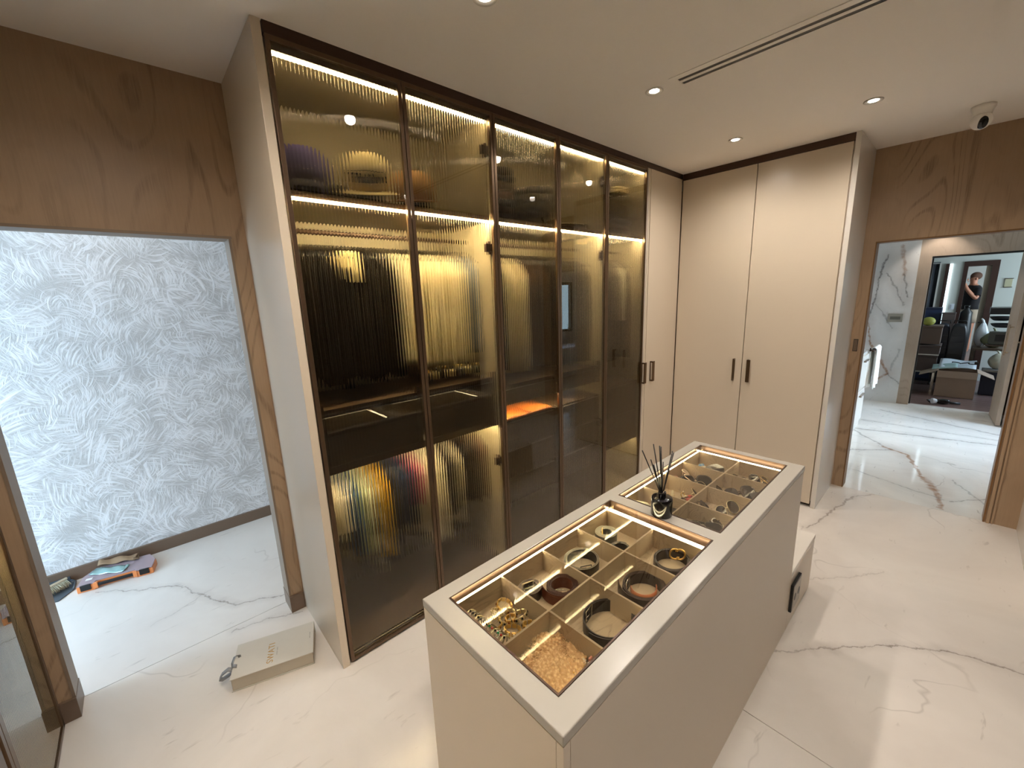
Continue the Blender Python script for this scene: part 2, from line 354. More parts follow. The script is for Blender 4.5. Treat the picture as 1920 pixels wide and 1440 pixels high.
def thing(name, label, cat, loc=(0, 0, 0), group=None, rot=0, local=False):
    """empty at the base; parts are modelled in world coordinates unless local"""
    o = bpy.data.objects.new(name, None); o.empty_display_size = .05; COL.objects.link(o)
    o.location = loc; o.rotation_euler = (0, 0, rot)
    WI[o.name] = Matrix.Identity(4) if local else Matrix.Translation(-Vector(loc))
    o['label'] = label; o['category'] = cat
    if group: o['group'] = group
    return o
def tag(o, label, cat, group=None):
    o['label'] = label; o['category'] = cat
    if group: o['group'] = group
    return o
def struct(name, mb, mat, **k):
    o = mb.build(name, mat, **k); o['kind'] = 'structure'; return o
def B(*a): return MB().box(*a)

# ================================================================== SETTING
H = 2.744
WALL = .11
# floor slabs
fl = struct('floor', B(-4.1, -2.40, -.06, 3.915, 2.1, -.012), plain('grout', srgb(150, 138, 126), .8))
ex = [-4.1, 1.155, 3.915]; ey = [-2.40, .715, 2.1]
for i in range(2):
    for j in range(2):
        B(ex[i]+.0016, ey[j]+.0016, -.012, ex[i+1]-.0016, ey[j+1]-.0016, 0).build('tile', M['floor'], fl)
fb = struct('floor_bathroom', B(3.915, -4.3, -.06, 7.80, .8, -.012), plain('grout', srgb(150, 138, 126), .8))
for a, b in ((3.915, 5.32), (5.32, 6.72), (6.72, 7.80)):
    B(a+.001, -4.3, -.012, b-.001, .8, 0).build('tile', M['bath_floor'], fb)
ff = struct('floor_far_room', B(7.80, -4.3, -.06, 15.6, .8, -.014), plain('underlay', srgb(60, 48, 44), .8))
plk = wood('grey_walnut_plank', srgb(128, 104, 98), srgb(104, 84, 78), srgb(62, 48, 44), axis='Y', rough=.3)
for i in range(51):
    x0 = 7.80+i*.15
    B(x0+.0015, -4.3, -.014, x0+.1485, .8, -.002).build('plank', plk, ff)
# ceilings
cb = MB(); cb.box(-4.1, -2.40, H, 3.915, .7, H+.05)
struct('ceiling', cb, M['ceil'])
struct('ceiling_hall', B(-4.1, .7, H, 2.2, 2.1, H+.05), M['ceil'])
struct('ceiling_bathroom', B(3.915, -4.3, 2.6, 7.8, .8, 2.65), M['ceil'])
struct('ceiling_far_room', B(7.8, -4.3, 2.6, 15.6, .8, 2.65), M['paint'])
# oak wall with the opening into the hall
OX0, OX1, OZ = -.942, -.064, 2.077
wb = struct('wall_left', B(-1.62, .603, 0, OX0, .713, H), M['wood'])
struct('wall_left_header', B(OX0, .603, OZ, OX1, .713, H), M['wood'])
struct('wall_left_pier', B(OX1, .603, 0, 3.915, .713, H), M['wood'])
tr = MB(); tr.box(OX0-.004, .598, OZ-.012, OX1+.004, .718, OZ); tr.box(OX1-.010, .599, 0, OX1, .7175, OZ); tr.box(OX0, .599, 0, OX0+.010, .7175, OZ)
struct('trim_1', tr, plain('grey_oak_edge', srgb(134, 116, 98), .45))
struct('baseboard_pier', B(OX1-.012, .588, 0, -.002, .725, .10), M['skirt'], bevel=.001)
struct('baseboard_jamb', B(-.992, .588, 0, OX0+.012, .725, .10), M['skirt'], bevel=.001)
# hall
struct('wall_hall', B(-4.1, 1.982, 0, 2.2, 2.1, H), M['wallpaper'])
struct('baseboard_hall', B(-4.1, 1.964, 0, 2.2, 1.983, .085), M['skirt'], bevel=.001)
struct('wall_hall_end', B(2.1, .713, 0, 2.2, 1.982, H), M['paint'])
wm = MB(); wm.box(-4.1, .713, 0, -4.0, 1.982, .75); wm.box(-4.1, .713, 2.2, -4.0, 1.982, H); wm.box(-4.1, .713, .75, -4.0, .8, 2.2); wm.box(-4.1, 1.9, .75, -4.0, 1.982, 2.2)
struct('wall_hall_window', wm, M['paint'])
wf = MB()
for q in ((.8, .75, .85, 2.2), (1.85, .75, 1.9, 2.2), (.85, .75, 1.85, .8), (.85, 2.15, 1.85, 2.2)): wf.box(-4.07, q[0], q[1], -4.02, q[2], q[3])
struct('window_1', wf, M['black'])
# closing walls of the dressing room
struct('wall_behind', B(-1.72, -2.40, 0, -1.60, .603, H), M['white_wall'])
struct('wall_right', B(2.70, -2.39, 0, 3.904, -2.272, H), M['white_wall'])
struct('wall_right_veneer', B(-1.62, -2.39, 0, 2.70, -2.272, H), wood('smoked_oak_panelling', srgb(70, 56, 44), srgb(56, 44, 34), srgb(30, 22, 16)))
# oak wall with the door to the bathroom
XW, DY0, DY1, DZ = 3.904, -2.121, -1.285, 2.067
struct('wall_far', B(XW, DY1, 0, XW+WALL, .713, H), M['wood'])
struct('wall_far_header', B(XW, DY0, DZ, XW+WALL, DY1, H), M['wood'])
struct('wall_far_pier', B(XW, -4.3, 0, XW+WALL, DY0, H), M['wood'])
tg = MB(); tg.box(XW-.006, DY1-.008, 0, XW+WALL+.004, DY1, DZ); tg.box(XW-.006, DY0, DZ-.010, XW+WALL+.004, DY1, DZ)
tg.box(XW-.006, DY0, 0, XW+WALL+.004, DY0+.010, DZ)
struct('trim_2', tg, plain('amber_oak_edge', srgb(120, 84, 44), .45))
tg = MB(); tg.box(XW-.014, DY0-.022, 0, XW, DY0-.006, DZ+.0); tg.box(XW-.010, DY0-.040, 0, XW, DY0-.030, DZ)
struct('trim_3', tg, M['wood'])
# bathroom shell
BX = 7.68
struct('wall_bathroom_marble', B(BX, -1.31, 0, BX+.12, .8, 2.6), M['bath_wall'])
struct('wall_bathroom_portal', B(BX, -1.435, 0, BX+.14, -1.31, 2.6), M['wood_grey'])
struct('wall_bathroom_header', B(BX, -2.25, 2.085, BX+.14, -1.435, 2.6), M['wood_grey'])
struct('wall_bathroom_pier', B(BX, -4.3, 0, BX+.14, -2.25, 2.6), M['wood_grey'])
tg = MB(); tg.box(BX-.004, -2.25, 2.065, BX+.15, -1.435, 2.085); tg.box(BX+.09, -1.45, 0, BX+.12, -1.435, 2.07)
struct('trim_4', tg, M['black'])
struct('wall_bathroom_left', B(4.01, .70, 0, 7.8, .8, 2.6), M['bath_wall'])
wm = MB(); wm.box(3.9, -4.3, 0, 7.8, -4.2, .95); wm.box(3.9, -4.3, 2.03, 7.8, -4.2, 2.6); wm.box(3.9, -4.3, .95, 5.65, -4.2, 2.03); wm.box(6.93, -4.3, .95, 7.8, -4.2, 2.03)
struct('wall_bathroom_window', wm, M['white_wall'])
wf = MB()
for q in ((5.65, .95, 5.71, 2.03), (6.86, .95, 6.93, 2.03), (5.71, .95, 6.86, 1.0), (5.71, 1.97, 6.86, 2.03), (6.27, 1.0, 6.31, 1.97)): wf.box(q[0], -4.27, q[1], q[2], -4.21, q[3])
struct('window_2', wf, M['black'])
# far room shell
struct('wall_far_room_back', B(15.4, -4.3, 0, 15.5, .8, 2.6), M['paint'])
struct('wall_far_room_left', B(7.82, .70, 0, 15.5, .8, 2.6), M['paint'])
wm = MB(); wm.box(7.8, -4.3, 0, 15.5, -4.2, 1.0); wm.box(7.8, -4.3, 2.2, 15.5, -4.2, 2.6); wm.box(7.8, -4.3, 1.0, 8.5, -4.2, 2.2); wm.box(10.1, -4.3, 1.0, 12.3, -4.2, 2.2); wm.box(14.1, -4.3, 1.0, 15.5, -4.2, 2.2)  # the farther opening is added for the inner room fill lamp
struct('wall_far_room_window', wm, M['paint'])

# ================================================================== LEFT-SIDE CLOTHES WARDROBE ALONG THE LONG WALL
XD = [.038, .575, 1.102, 1.630, 2.157, 2.700]          # door boundaries
NX, XC, YC = 2.722, 3.29, -1.214
ZT = 2.702                                             # top of the doors
D = .60
t = thing('tall_end_panel', 'tall beige lacquered end panel closing the glass wardrobe beside the oak opening', 'panel', (.018, .3, 0))
B(0, 0, 0, .033, D, H-.001).build('panel', M['lacquer'], t, bevel=.0015)

def reeded_pane(x0, x1, z0, z1, y, parent, pitch=.0146, amp=.0016, axis='x', name='glass_pane', mat=None):
    n = max(1, round((x1-x0)/pitch)); p = (x1-x0)/n; mb = MB(); K = 6
    pr = []
    for i in range(n):
        for k in range(K): pr.append((x0+(i+k/K)*p, y+.0045-amp*(2*k/K-1)**2*1.0))
    pr.append((x1, y+.0045-amp))
    if axis == 'x': f = lambda a, b, z: (a, b, z)
    else: f = lambda a, b, z: (-b, a, z)
    vs = [f(a, b, z) for a, b in pr for z in (z0, z1)]
    fs = [(2*i, 2*i+1, 2*i+3, 2*i+2) for i in range(len(pr)-1)]
    mb.add(vs, fs, True)
    c = [f(x0, y, z0), f(x1, y, z0), f(x1, y, z1), f(x0, y, z1)]
    mb.add(c, [(0, 1, 2, 3)])
    o = mb.build(name, mat or M['door_glass'], parent)
    return o
def frame_mb(x0, x1, z0, z1, y0, y1, w, wt=None):
    wt = wt or w
    return MB().box(x0, y0, z0, x0+w, y1, z1).box(x1-w, y0, z0, x1, y1, z1).box(x0+w, y0, z0, x1-w, y1, z0+wt).box(x0+w, y0, z1-wt, x1-w, y1, z1)
def glass_door(x0, x1, parent, hinge=None):
    fr = frame_mb(x0+.002, x1-.002, .012, ZT, -.001, .021, .017).build('door_frame', M['bronze'], parent, bevel=.001)
    reeded_pane(x0+.019, x1-.019, .029, ZT-.017, .004, fr)
    if hinge:
        for z in (2.52, 2.02, .75):
            s = -1 if hinge == 'r' else 1; xe = x1-.019 if hinge == 'r' else x0+.019
            MB().box(xe, .022, z-.022, xe+s*.045, .04, z+.022).box(xe+s*.01, .022, z-.035, xe+s*.022, .05, z+.035).build('hinge', M['bronze_dark'], fr, bevel=.002)
    return fr
def carcass(name, label, x0, x1, sides, dn, shelf=2.178):
    t = thing(name, label, 'wardrobe', ((x0+x1)/2, .3, 0), 'glass fronted wardrobe units along the long wall')
    mb = MB()
    for s in sides: mb.box(s-.010, .03, .03, s+.010, D-.02, 2.70)
    mb.box(x0, D-.022, .03, x1, D-.004, 2.70)
    mb.box(x0, .03, 2.70, x1, D-.004, 2.715)
    mb.box(x0, .025, .010, x1, D-.004, .035)
    mb.build('carcass', M['interior'], t)
    B(x0, 0.001, 2.7035, x1, .03, 2.7435).build('fascia', M['bronze_dark'], t)
    B(x0+.011, .035, shelf-.012, x1-.011, D-.024, shelf+.012).build('shelf', M['dark_wood'], t, bevel=.001)
    # LED profiles: under the top and under the shelf
    B(x0+.012, .026, 2.666, x1-.012, .033, 2.699).build('valance', M['interior'], t)
    B(x0+.02, .035, 2.658, x1-.02, .047, 2.668).build('light_strip', M['led_top'], t)
    B(x0+.013, .034, shelf-.022, x1-.013, .048, shelf-.0125).build('light_strip', M['led'] if x0 < 1 else M['led_mid'], t)
    return t
def rail(t, x0, x1, z, y=.345):
    MB().cyl((x0, y, z), (x1, y, z), .012, 10).build('hanging_rail', M['bronze_dark'], t)

uA = carcass('wardrobe', 'double reeded glass wardrobe nearest the beige end panel, with caps and hanging tops', XD[0], XD[2], [XD[0]+.010, XD[2]-.012], 2)
uB = carcass('wardrobe', 'middle double reeded glass wardrobe with folded sweaters on its top shelf', XD[2], XD[4], [XD[2]+.010, XD[4]-.012], 2)
uC = carcass('wardrobe', 'single reeded glass wardrobe beside the plain beige corner door', XD[4], XD[5], [XD[4]+.010, XD[5]-.010], 1)
glass_door(XD[0], XD[1], uA); glass_door(XD[1], XD[2], uA, 'r')
glass_door(XD[2], XD[3], uB); glass_door(XD[3], XD[4], uB, 'r')
glass_door(XD[4], XD[5], uC)
rail(uA, XD[0]+.02, XD[2]-.022, 2.085); rail(uB, XD[2]+.02, XD[4]-.022, 2.085); rail(uC, XD[4]+.02, XD[5]-.02, 2.085)
rail(uA, XD[0]+.02, XD[2]-.022, .935)
B(XD[0]+.021, D-.030, .04, XD[2]-.023, D-.023, .56).build('lower_back_shade', M['dark_wood'], uA)  # dark board added for the shade the clothes cast on the lower back
B(XD[0]+.021, .03, .0355, XD[2]-.023, D-.031, .045).build('bottom_shade', M['dark_wood'], uA)  # dark board added so the wardrobe bottom looks unlit

def drawer_box(t, x0, x1, z0, z1, n=1, y=.045, tray=True):
    mb = MB().box(x0, y+.02, z0, x1, D-.03, z1-.045 if tray else z1)
    mb.build('drawer_case', M['dark_wood'], t)
    for i in range(n):
        a = z0+(z1-z0-(.05 if tray else 0))*i/n; b = z0+(z1-z0-(.05 if tray else 0))*(i+1)/n
        d = B(x0+.022, y, a+.012, x1-.022, y+.019, b-.012).build('drawer', M['dark_wood'], t, bevel=.001)
    for q in ((x0, y, z0, x0+.020, y+.02, z1), (x1-.020, y, z0, x1, y+.02, z1)): B(*q).build('stile', M['dark_wood'], t)
    if tray: B(x0+.020, y, z1-.045, x1-.020, y+.02, z1-.03).build('top_rail', M['dark_wood'], t)
# unit A: tray drawers at z 1.0-1.33 with a glass topped tray, lower rail, LED under
drawer_box(uA, XD[0]+.021, XD[1]-.012, 1.0, 1.31); drawer_box(uA, XD[1]+.0, XD[2]-.023, 1.0, 1.31)
B(XD[0]+.021, .045, .975, XD[2]-.023, .064, 1.0115).build('lower_rail', M['dark_wood'], uA)
B(XD[0]+.03, .085, .985, XD[2]-.03, .105, .996).build('light_strip', M['led_under'], uA)
# unit B: drawers, a lit niche and more drawers
drawer_box(uB, XD[2]+.021, XD[3]-.005, 1.075, 1.24); drawer_box(uB, XD[3]+.005, XD[4]-.023, 1.075, 1.24)
drawer_box(uB, XD[2]+.021, XD[3]-.005, .40, .972, 3, tray=False); drawer_box(uB, XD[3]+.005, XD[4]-.023, .40, .972, 3, tray=False)
B(XD[2]+.03, .10, 1.066, 1.93, .112, 1.074).build('light_strip', M['led_low'], uB)
# unit C
drawer_box(uC, XD[4]+.021, XD[5]-.021, .50, 1.0, 2, tray=False)
B(XD[4]+.03, .085, .486, XD[5]-.03, .10, .497).build('light_strip', M['led_low'], uC)
B(XD[4]+.021, .045, .474, XD[5]-.021, .064, .5115).build('lower_rail', M['dark_wood'], uC)
for z in (2.33, 2.48):
    B(XD[4]+.021, .08, z-.004, XD[5]-.021, D-.03, z+.004).build('shelf', M['top_glass'], uC)['label'] = 'thin clear glass shelf'

# plain beige corner door and the tall beige cupboard
def handle(name, y0, y1, z0, z1, x, parent, horizontal=False, ax='x'):
    """rectangular pull: back plate, two posts, grip. ax='x': fixed on a face looking to -X at x"""
    mb = MB(); d = .030
    def bb(a0, b0, c0, a1, b1, c1):
        if ax == 'x': mb.box(a0, b0, c0, a1, b1, c1)
        else: mb.box(b0, a0, c0, b1, a1, c1)
    yb, yg = y0, y1
    s = 1 if y1 > y0 else -1
    bb(x-.004, yb, z0, x, yb+s*.012, z1)
    bb(x-d, yb, z1-.012, x, yb+s*.012, z1); bb(x-d, yb, z0, x, yb+s*.012, z0+.012)
    bb(x-d, yb, z0, x-d+.008, yg, z1)
    return mb.build(name, M['rose_metal'], parent, bevel=.001)
t = thing('corner_cupboard', 'narrow plain beige cupboard in the corner right of the last glass door', 'cupboard', ((NX+XC)/2, .3, 0))
B(XD[5]+.002, .004, .0, NX-.003, .30, 2.702).build('filler_strip', M['lacquer_white'], t, bevel=.001)
B(NX, .022, .05, XC-.01, D-.005, 2.69).build('carcass', M['lacquer'], t)
d = B(NX+.030, 0, .03, XC-.045, .020, 2.702).build('door', M['lacquer'], t, bevel=.0015)
B(NX+.001, .003, .03, NX+.027, .021, 2.702).build('stile', M['lacquer'], t, bevel=.001)
B(XC-.042, .003, .03, XC-.0015, .021, 2.702).build('filler_panel', M['lacquer'], t, bevel=.001)
handle('handle', NX+.105, NX+.138, .972, 1.15, 0, d, ax='y')
B(XD[5], .001, 2.7035, XC, .03, 2.7435).build('fascia', M['bronze_dark'], t)
B(NX, .06, 0, XC-.01, .08, .045).build('plinth', M['bronze_dark'], t)
h = handle('door_handle', XD[5]-.014, XD[5]+.022, .972, 1.155, 0, uC, ax='y')

t = thing('tall_cupboard', 'tall plain beige two-door cupboard at the end of the room, left of the bathroom doorway', 'cupboard', (XC+.3, YC/2, 0))
B(XC+.022, YC+.034, .05, XW-.002, -.006, 2.70).build('carcass', M['lacquer'], t)
d1 = B(XC, -.592, .03, XC+.021, -.004, 2.69).build('door', M['lacquer'], t, bevel=.0015)
d2 = B(XC, -1.174, .03, XC+.021, -.598, 2.69).build('door', M['lacquer'], t, bevel=.0015)
MB().box(XC-.004, -.540, .972, XC, -.532, 1.162).box(XC-.034, -.540, .972, XC-.004, -.530, .984).box(XC-.034, -.540, 1.150, XC-.004, -.530, 1.162).box(XC-.034, -.540, .984, XC-.026, -.530, 1.150).build('handle', M['rose_metal'], d1, bevel=.001)
MB().box(XC-.034, -.668, .972, XC-.028, -.640, 1.162).box(XC-.028, -.650, .972, XC, -.640, .984).box(XC-.028, -.650, 1.150, XC, -.640, 1.162).build('handle', M['rose_metal'], d2, bevel=.001)
B(XC-.002, YC+.001, .0, XW-.002, YC+.032, H-.001).build('side_panel', M['lacquer_white'], t, bevel=.0015)
B(XC+.002, YC+.033, 2.6935, XC+.03, -.0, 2.7435).build('fascia', M['bronze_dark'], t)
B(XC+.05, YC+.033, 0, XC+.07, -.006, .05).build('plinth', M['bronze_dark'], t)

# glass wardrobe on the near left
LX = -.978
t = thing('wardrobe', 'bronze framed glass wardrobe at the bottom left edge, lit from inside', 'wardrobe', (LX-.3, -.4, 0))
mb = MB().box(LX-.60, -2.25, 0, LX-.58, .59, H-.002).box(LX-.58, -2.25, 2.70, LX-.03, .59, 2.72).box(LX-.58, -2.25, .0, LX-.03, .59, .03)
mb.box(LX-.58, .555, .03, LX-.03, .587, 2.70).box(LX-.58, .00, .03, LX-.03, .022, 2.70).box(LX-.58, -1.1, .03, LX-.03, -1.08, 2.70).box(LX-.58, -2.25, .03, LX-.03, -2.23, 2.7)
mb.build('carcass', M['interior'], t)
B(LX-.03, -2.26, 2.7, LX, .59, H-.001).build('fascia', M['bronze_dark'], t)
for y0, y1 in ((.012, .570), (-.53, .008), (-1.09, -.534), (-1.65, -1.094), (-2.23, -1.654)):
    fr = MB().box(LX-.022, y0, .012, LX, y0+.030, ZT).box(LX-.022, y1-.022, .012, LX, y1, ZT).box(LX-.022, y0, .012, LX, y1, .03).box(LX-.022, y0, ZT-.02, LX, y1, ZT).build('door_frame', M['bronze'], t, bevel=.001)
    reeded_pane(y0+.03, y1-.022, .03, ZT-.02, -LX+.004, fr, axis='y', pitch=.012, mat=M['left_glass'] if y0 < 0 else None)
for z in (2.15, 1.0):
    B(LX-.58, -2.23, z, LX-.05, .555, z+.022).build('shelf', M['dark_wood'], t)
for z in (2.14, .99, 2.68):
    B(LX-.075, -2.2, z, LX-.06, .54, z+.009).build('light_strip', M['led_left'], t)
B(LX-.10, .03, .975, LX-.085, .545, .985).build('light_strip', M['led_under'], t)
B(LX-.578, .03, .03, LX-.574, .55, .97).build('back_panel', plain('cream_back_panel', srgb(222, 206, 160), .6), t)
leftunit = t

# ================================================================== ISLAND
IX1, IYa, IYb, IH = 1.754, -1.406, -.882, .914
t = thing('display_island', 'long beige island cabinet with two lit glass display trays in its top', 'island', (IX1/2, -1.144, 0))
g1 = (.056, -1.345, .850, -.934); g2 = (.910, -1.345, 1.706, -.934)
mb = MB()
zs0, zs1 = IH-.026, IH
for q in ((0, IYa, IX1, g1[1]), (0, g1[3], IX1, IYb), (0, g1[1], g1[0], g1[3]), (g1[2], g1[1], g2[0], g1[3]), (g2[2], g1[1], IX1, g1[3])):
    pass
# worktop ring as a grid with two holes (one closed mesh)
xs = [0, g1[0], g1[2], g2[0], g2[2], IX1]; ys = [IYa, g1[1], g1[3], IYb]
vs = [(x, y, z) for z in (zs0, zs1) for y in ys for x in xs]; idx = lambda i, j, k: k*24+j*6+i
fs = []
hole = {(1, 1), (3, 1)}
for i in range(5):
    for j in range(3):
        if (i, j) in hole: continue
        fs.append((idx(i, j, 1), idx(i+1, j, 1), idx(i+1, j+1, 1), idx(i, j+1, 1))); fs.append((idx(i, j, 0), idx(i, j+1, 0), idx(i+1, j+1, 0), idx(i+1, j, 0)))
        for (di, dj, a, b) in ((-1, 0, (i, j), (i, j+1)), (1, 0, (i+1, j), (i+1, j+1)), (0, -1, (i, j), (i+1, j)), (0, 1, (i, j+1), (i+1, j+1))):
            ni, nj = i+di, j+dj
            if not (0 <= ni < 5 and 0 <= nj < 3) or (ni, nj) in hole:
                fs.append((idx(*a, 0), idx(*b, 0), idx(*b, 1), idx(*a, 1)))
mb.add(vs, fs)
mb.build('worktop', M['worktop'], t, bevel=.003, seg=3)
B(.0015, IYa+.021, 0, .020, IYb-.0015, IH-.029).build('end_panel', M['lacquer'], t, bevel=.001)
B(IX1-.020, IYa+.021, 0, IX1-.0015, IYb-.0015, IH-.029).build('end_panel', M['lacquer'], t, bevel=.001)
B(.024, IYa+.0015, 0, IX1-.0015, IYa+.020, IH-.029).build('side_panel', M['lacquer'], t, bevel=.001)
B(.0015, IYa+.0015, 0, .022, IYa+.020, IH-.029).build('corner_post', M['lacquer'], t, bevel=.001)
B(.021, IYb-.02, .0, IX1-.021, IYb-.0015, IH-.029).build('side_panel', M['lacquer'], t, bevel=.001)
B(.03, IYa+.03, .70, IX1-.03, IYb-.03, .72).build('bottom_board', M['dark_wood'], t)
def display(g, cols, ledge):
    x0, y0, x1, y1 = g
    rim = MB()
    e = .005
    for q in ((x0, y0, x1, y0+e), (x0, y1-e, x1, y1), (x0, y0+e, x0+e, y1-e), (x1-e, y0+e, x1, y1-e)): rim.box(q[0], q[1], IH-.03, q[2], q[3], IH+.0008)
    rim.build('tray_rim', M['bronze_dark'], t)
    B(x0+e+.0005, y0+e+.0005, IH-.0065, x1-e-.0005, y1-e-.0005, IH-.0015).build('glass_pane', M['top_glass'], t)
    zt = IH-.016; zf = .826
    cy0, cy1, cx0, cx1 = y0+.002, y1-.021, cols[0], cols[-1]
    mb = MB().box(x0+.001, y0+.001, zf-.008, x1-.001, y1-.001, zf)
    # tray outer walls
    mb.box(x0+.001, y0+.001, zf, x0+.006, y1-.001, zt); mb.box(x0+.006, y0+.001, zf, x1-.001, y0+.006, zt)
    mb.box(x0+.006, cy1, zf, x1-.001, cy1+.006, zt); mb.box(cx1, y0+.006, zf, cx1+.006, cy1, zt)
    # ledge outside the cells (+Y and +X side)
    mb.box(x0+.006, cy1+.006, zt-.024, x1-.001, y1-.001, zt-.018); mb.box(cx1+.006, y0+.006, zt-.024, x1-.001, cy1, zt-.018)
    mb.box(cx1+.022, y0+.006, zt-.018, cx1+.028, cy1, zt-.008)
    mb.build('tray', M['tray'], t)
    dv = MB().box(x0+.006, -1.156, zf, cx1, -1.150, zt); dv.build('divider', M['tray'], t)
    for c in cols[1:-1]:
        B(c-.003, y0+.006, zf, c+.003, -1.1561, zt-.0003).build('divider', M['tray'], t)
        B(c-.003, -1.1499, zf, c+.003, cy1, zt-.0003).build('divider', M['tray'], t)
    # LED profiles around the edge
    for q, mt in (((x0+.008, cy1+.0005, zt+.0004, cx1+.004, cy1+.0040, zt+.0034), 'led_tray'), ((cx1+.0005, y0+.012, zt+.0004, cx1+.0030, cy1-.001, zt+.0030), 'led_tray'),
              ((cx1+.022, y0+.012, zt-.0075, cx1+.0265, y1-.004, zt-.0045), 'led_tray'), ((x0+.008, y0+.0065, zt-.002, cx1-.004, y0+.0085, zt+.002), 'led_tray_soft')):
        B(*q).build('light_strip', M[mt], t)
    return zf
C1 = [.050, .236, .423, .610, .797]; C2 = [.904, 1.081, 1.270, 1.460, 1.651]
ZF = display(g1, C1, .05); display(g2, C2, .05)
island = t
# low bench continuing the island
b = thing('low_bench', 'low beige bench block at the far end of the island', 'bench', (1.99, -1.144, 0))
B(IX1+.001, IYa+.0015, 0, 2.225, IYb-.0015, .312).build('body', M['lacquer'], b, bevel=.001)
B(IX1+.001, IYa, .314, 2.23, IYb, .340).build('top', M['lacquer_white'], b, bevel=.0025)
s = thing('socket_outlet', 'black framed double power socket low on the side of the beige bench', 'socket', (1.835, IYa, .10))
B(1.765, IYa-.012, .105, 1.915, IYa+.001, .260).build('frame', M['black'], s, bevel=.002)
B(1.773, IYa-.014, .113, 1.907, IYa-.012, .252).build('face_plate', plain('grey_plate', srgb(170, 160, 148), .35), s)
for x in (1.805, 1.872):
    mb = MB().lathe([(.020, 0), (.020, .0008)], (x, IYa-.0141, .182), 16, (0, -1, 0)); mb.build('outlet', M['black'], s)
b = thing('paper_box', 'small flat white box lying on the low bench, seen only reflected in the glass doors', 'box', (2.12, -1.05, .34))
B(2.04, -1.12, .3405, 2.19, -1.0, .375).build('box_body', plain('white_card', srgb(220, 216, 208), .6), b, bevel=.002)
B(2.038, -1.122, .365, 2.192, -.998, .380).build('box_lid', plain('white_card', srgb(220, 216, 208), .6), b, bevel=.002)
#PART2
# ================================================================== CEILING FITTINGS
DL_LABELS = ['recessed downlight at the top edge of the view above the first glass door', 'recessed downlight beside the end of the ceiling air slot',
             'recessed downlight nearest the corner above the beige cupboard', 'recessed downlight to the right of the ceiling air slot, towards the camera dome']
for i, (x, y) in enumerate(ROOM_LIGHTS+[(-.55, 1.30)]):
    lab = DL_LABELS[i] if i < 4 else 'recessed round downlight in the ceiling outside the view'
    t = thing('downlight', lab, 'light', (x, y, H), group='recessed round downlights')
    MB().lathe([(.0245, -.0005), (.044, -.0005), (.045, -.003), (.043, -.005), (.033, -.004), (.0245, -.001)], (x, y, H), 28).build('trim_ring', plain('white_trim', srgb(205, 198, 188), .4), t)
    MB().lathe([(.0005, -.0022), (.022, -.0022), (.0245, -.0008)], (x, y, H), 24).build('lens', M['lens'], t)
    lamp('SPOT', 'downlight_beam', (x, y, H-.012), SPOT_E*(1.6 if x < 0 else 1)*(.3 if y > 1 else 1), NEUT, spot_size=radians(160), spot_blend=1, shadow_soft_size=.028)
t = thing('air_slot_diffuser', 'long white two-slot air diffuser recessed in the ceiling', 'vent', (1.68, -1.4, H))
x0, x1, y0, y1 = 1.612, 1.752, -2.25, -.715
mb = MB().box(x0, y0, H-.003, x0+.036, y1, H-.0005).box(x1-.036, y0, H-.003, x1, y1, H-.0005).box(x0+.036, y1-.028, H-.003, x1-.036, y1, H-.0005).box(x0+.036, y0, H-.003, x1-.036, y0+.03, H-.0005)
mb.box(x0+.0505+.008, y0+.03, H-.003, x1-.0505-.008, y1-.028, H-.0005)
mb.build('flange', M['ceil'], t)
for a in (x0+.036, x1-.0585): B(a, y0+.03, H-.0012, a+.0225, y1-.028, H-.0004).build('slot', M['black'], t)
# dome camera
cx_, cy_ = 3.40, -1.745
t = thing('security_camera', 'small white dome security camera with a black lens face under the ceiling', 'camera', (cx_, cy_, H))
wp = plain('white_plastic', srgb(246, 242, 236), .4)
MB().lathe([(.001, 0), (.052, -.0005), (.052, -.016), (.046, -.024), (.040, -.05), (.001, -.05)], (cx_, cy_, H-.0005), 28).build('base', wp, t)
MB().ball((cx_, cy_, H-.082), .047, 24, 14).build('head', wp, t)
dv = Vector((-.62, -.16, -.38)).normalized(); c0 = Vector((cx_, cy_, H-.082))
up_ = Vector((0, 0, 1)); up_ = (up_-dv*up_.dot(dv)).normalized(); rt_ = dv.cross(up_)
def _face(u, v):
    a = (u-.5)*2*1.15; bb_ = (v-.5)*2
    wd = .42*math.sqrt(max(0, 1-bb_*bb_*.98))*(1.0)
    hh = bb_*.80
    q = (dv*cos(hh)+up_*sin(hh)); q = (q+rt_*(a*wd)).normalized()
    return c0+q*.0482
MB().sheet(_face, 8, 12, .0).build('lens_window', M['black_gloss'], t)
# wall switch on the oak strip left of the bathroom door
t = thing('wall_switch', 'thin black switch plate at hand height on the oak strip beside the bathroom doorway', 'switch', (XW, -1.245, 1.25))
B(XW-.006, -1.262, 1.205, XW-.001, -1.232, 1.305).build('plate', M['black'], t, bevel=.001)
B(XW-.0075, -1.259, 1.21, XW-.006, -1.235, 1.30).build('rocker', plain('brown_plate', srgb(110, 92, 76), .4), t)

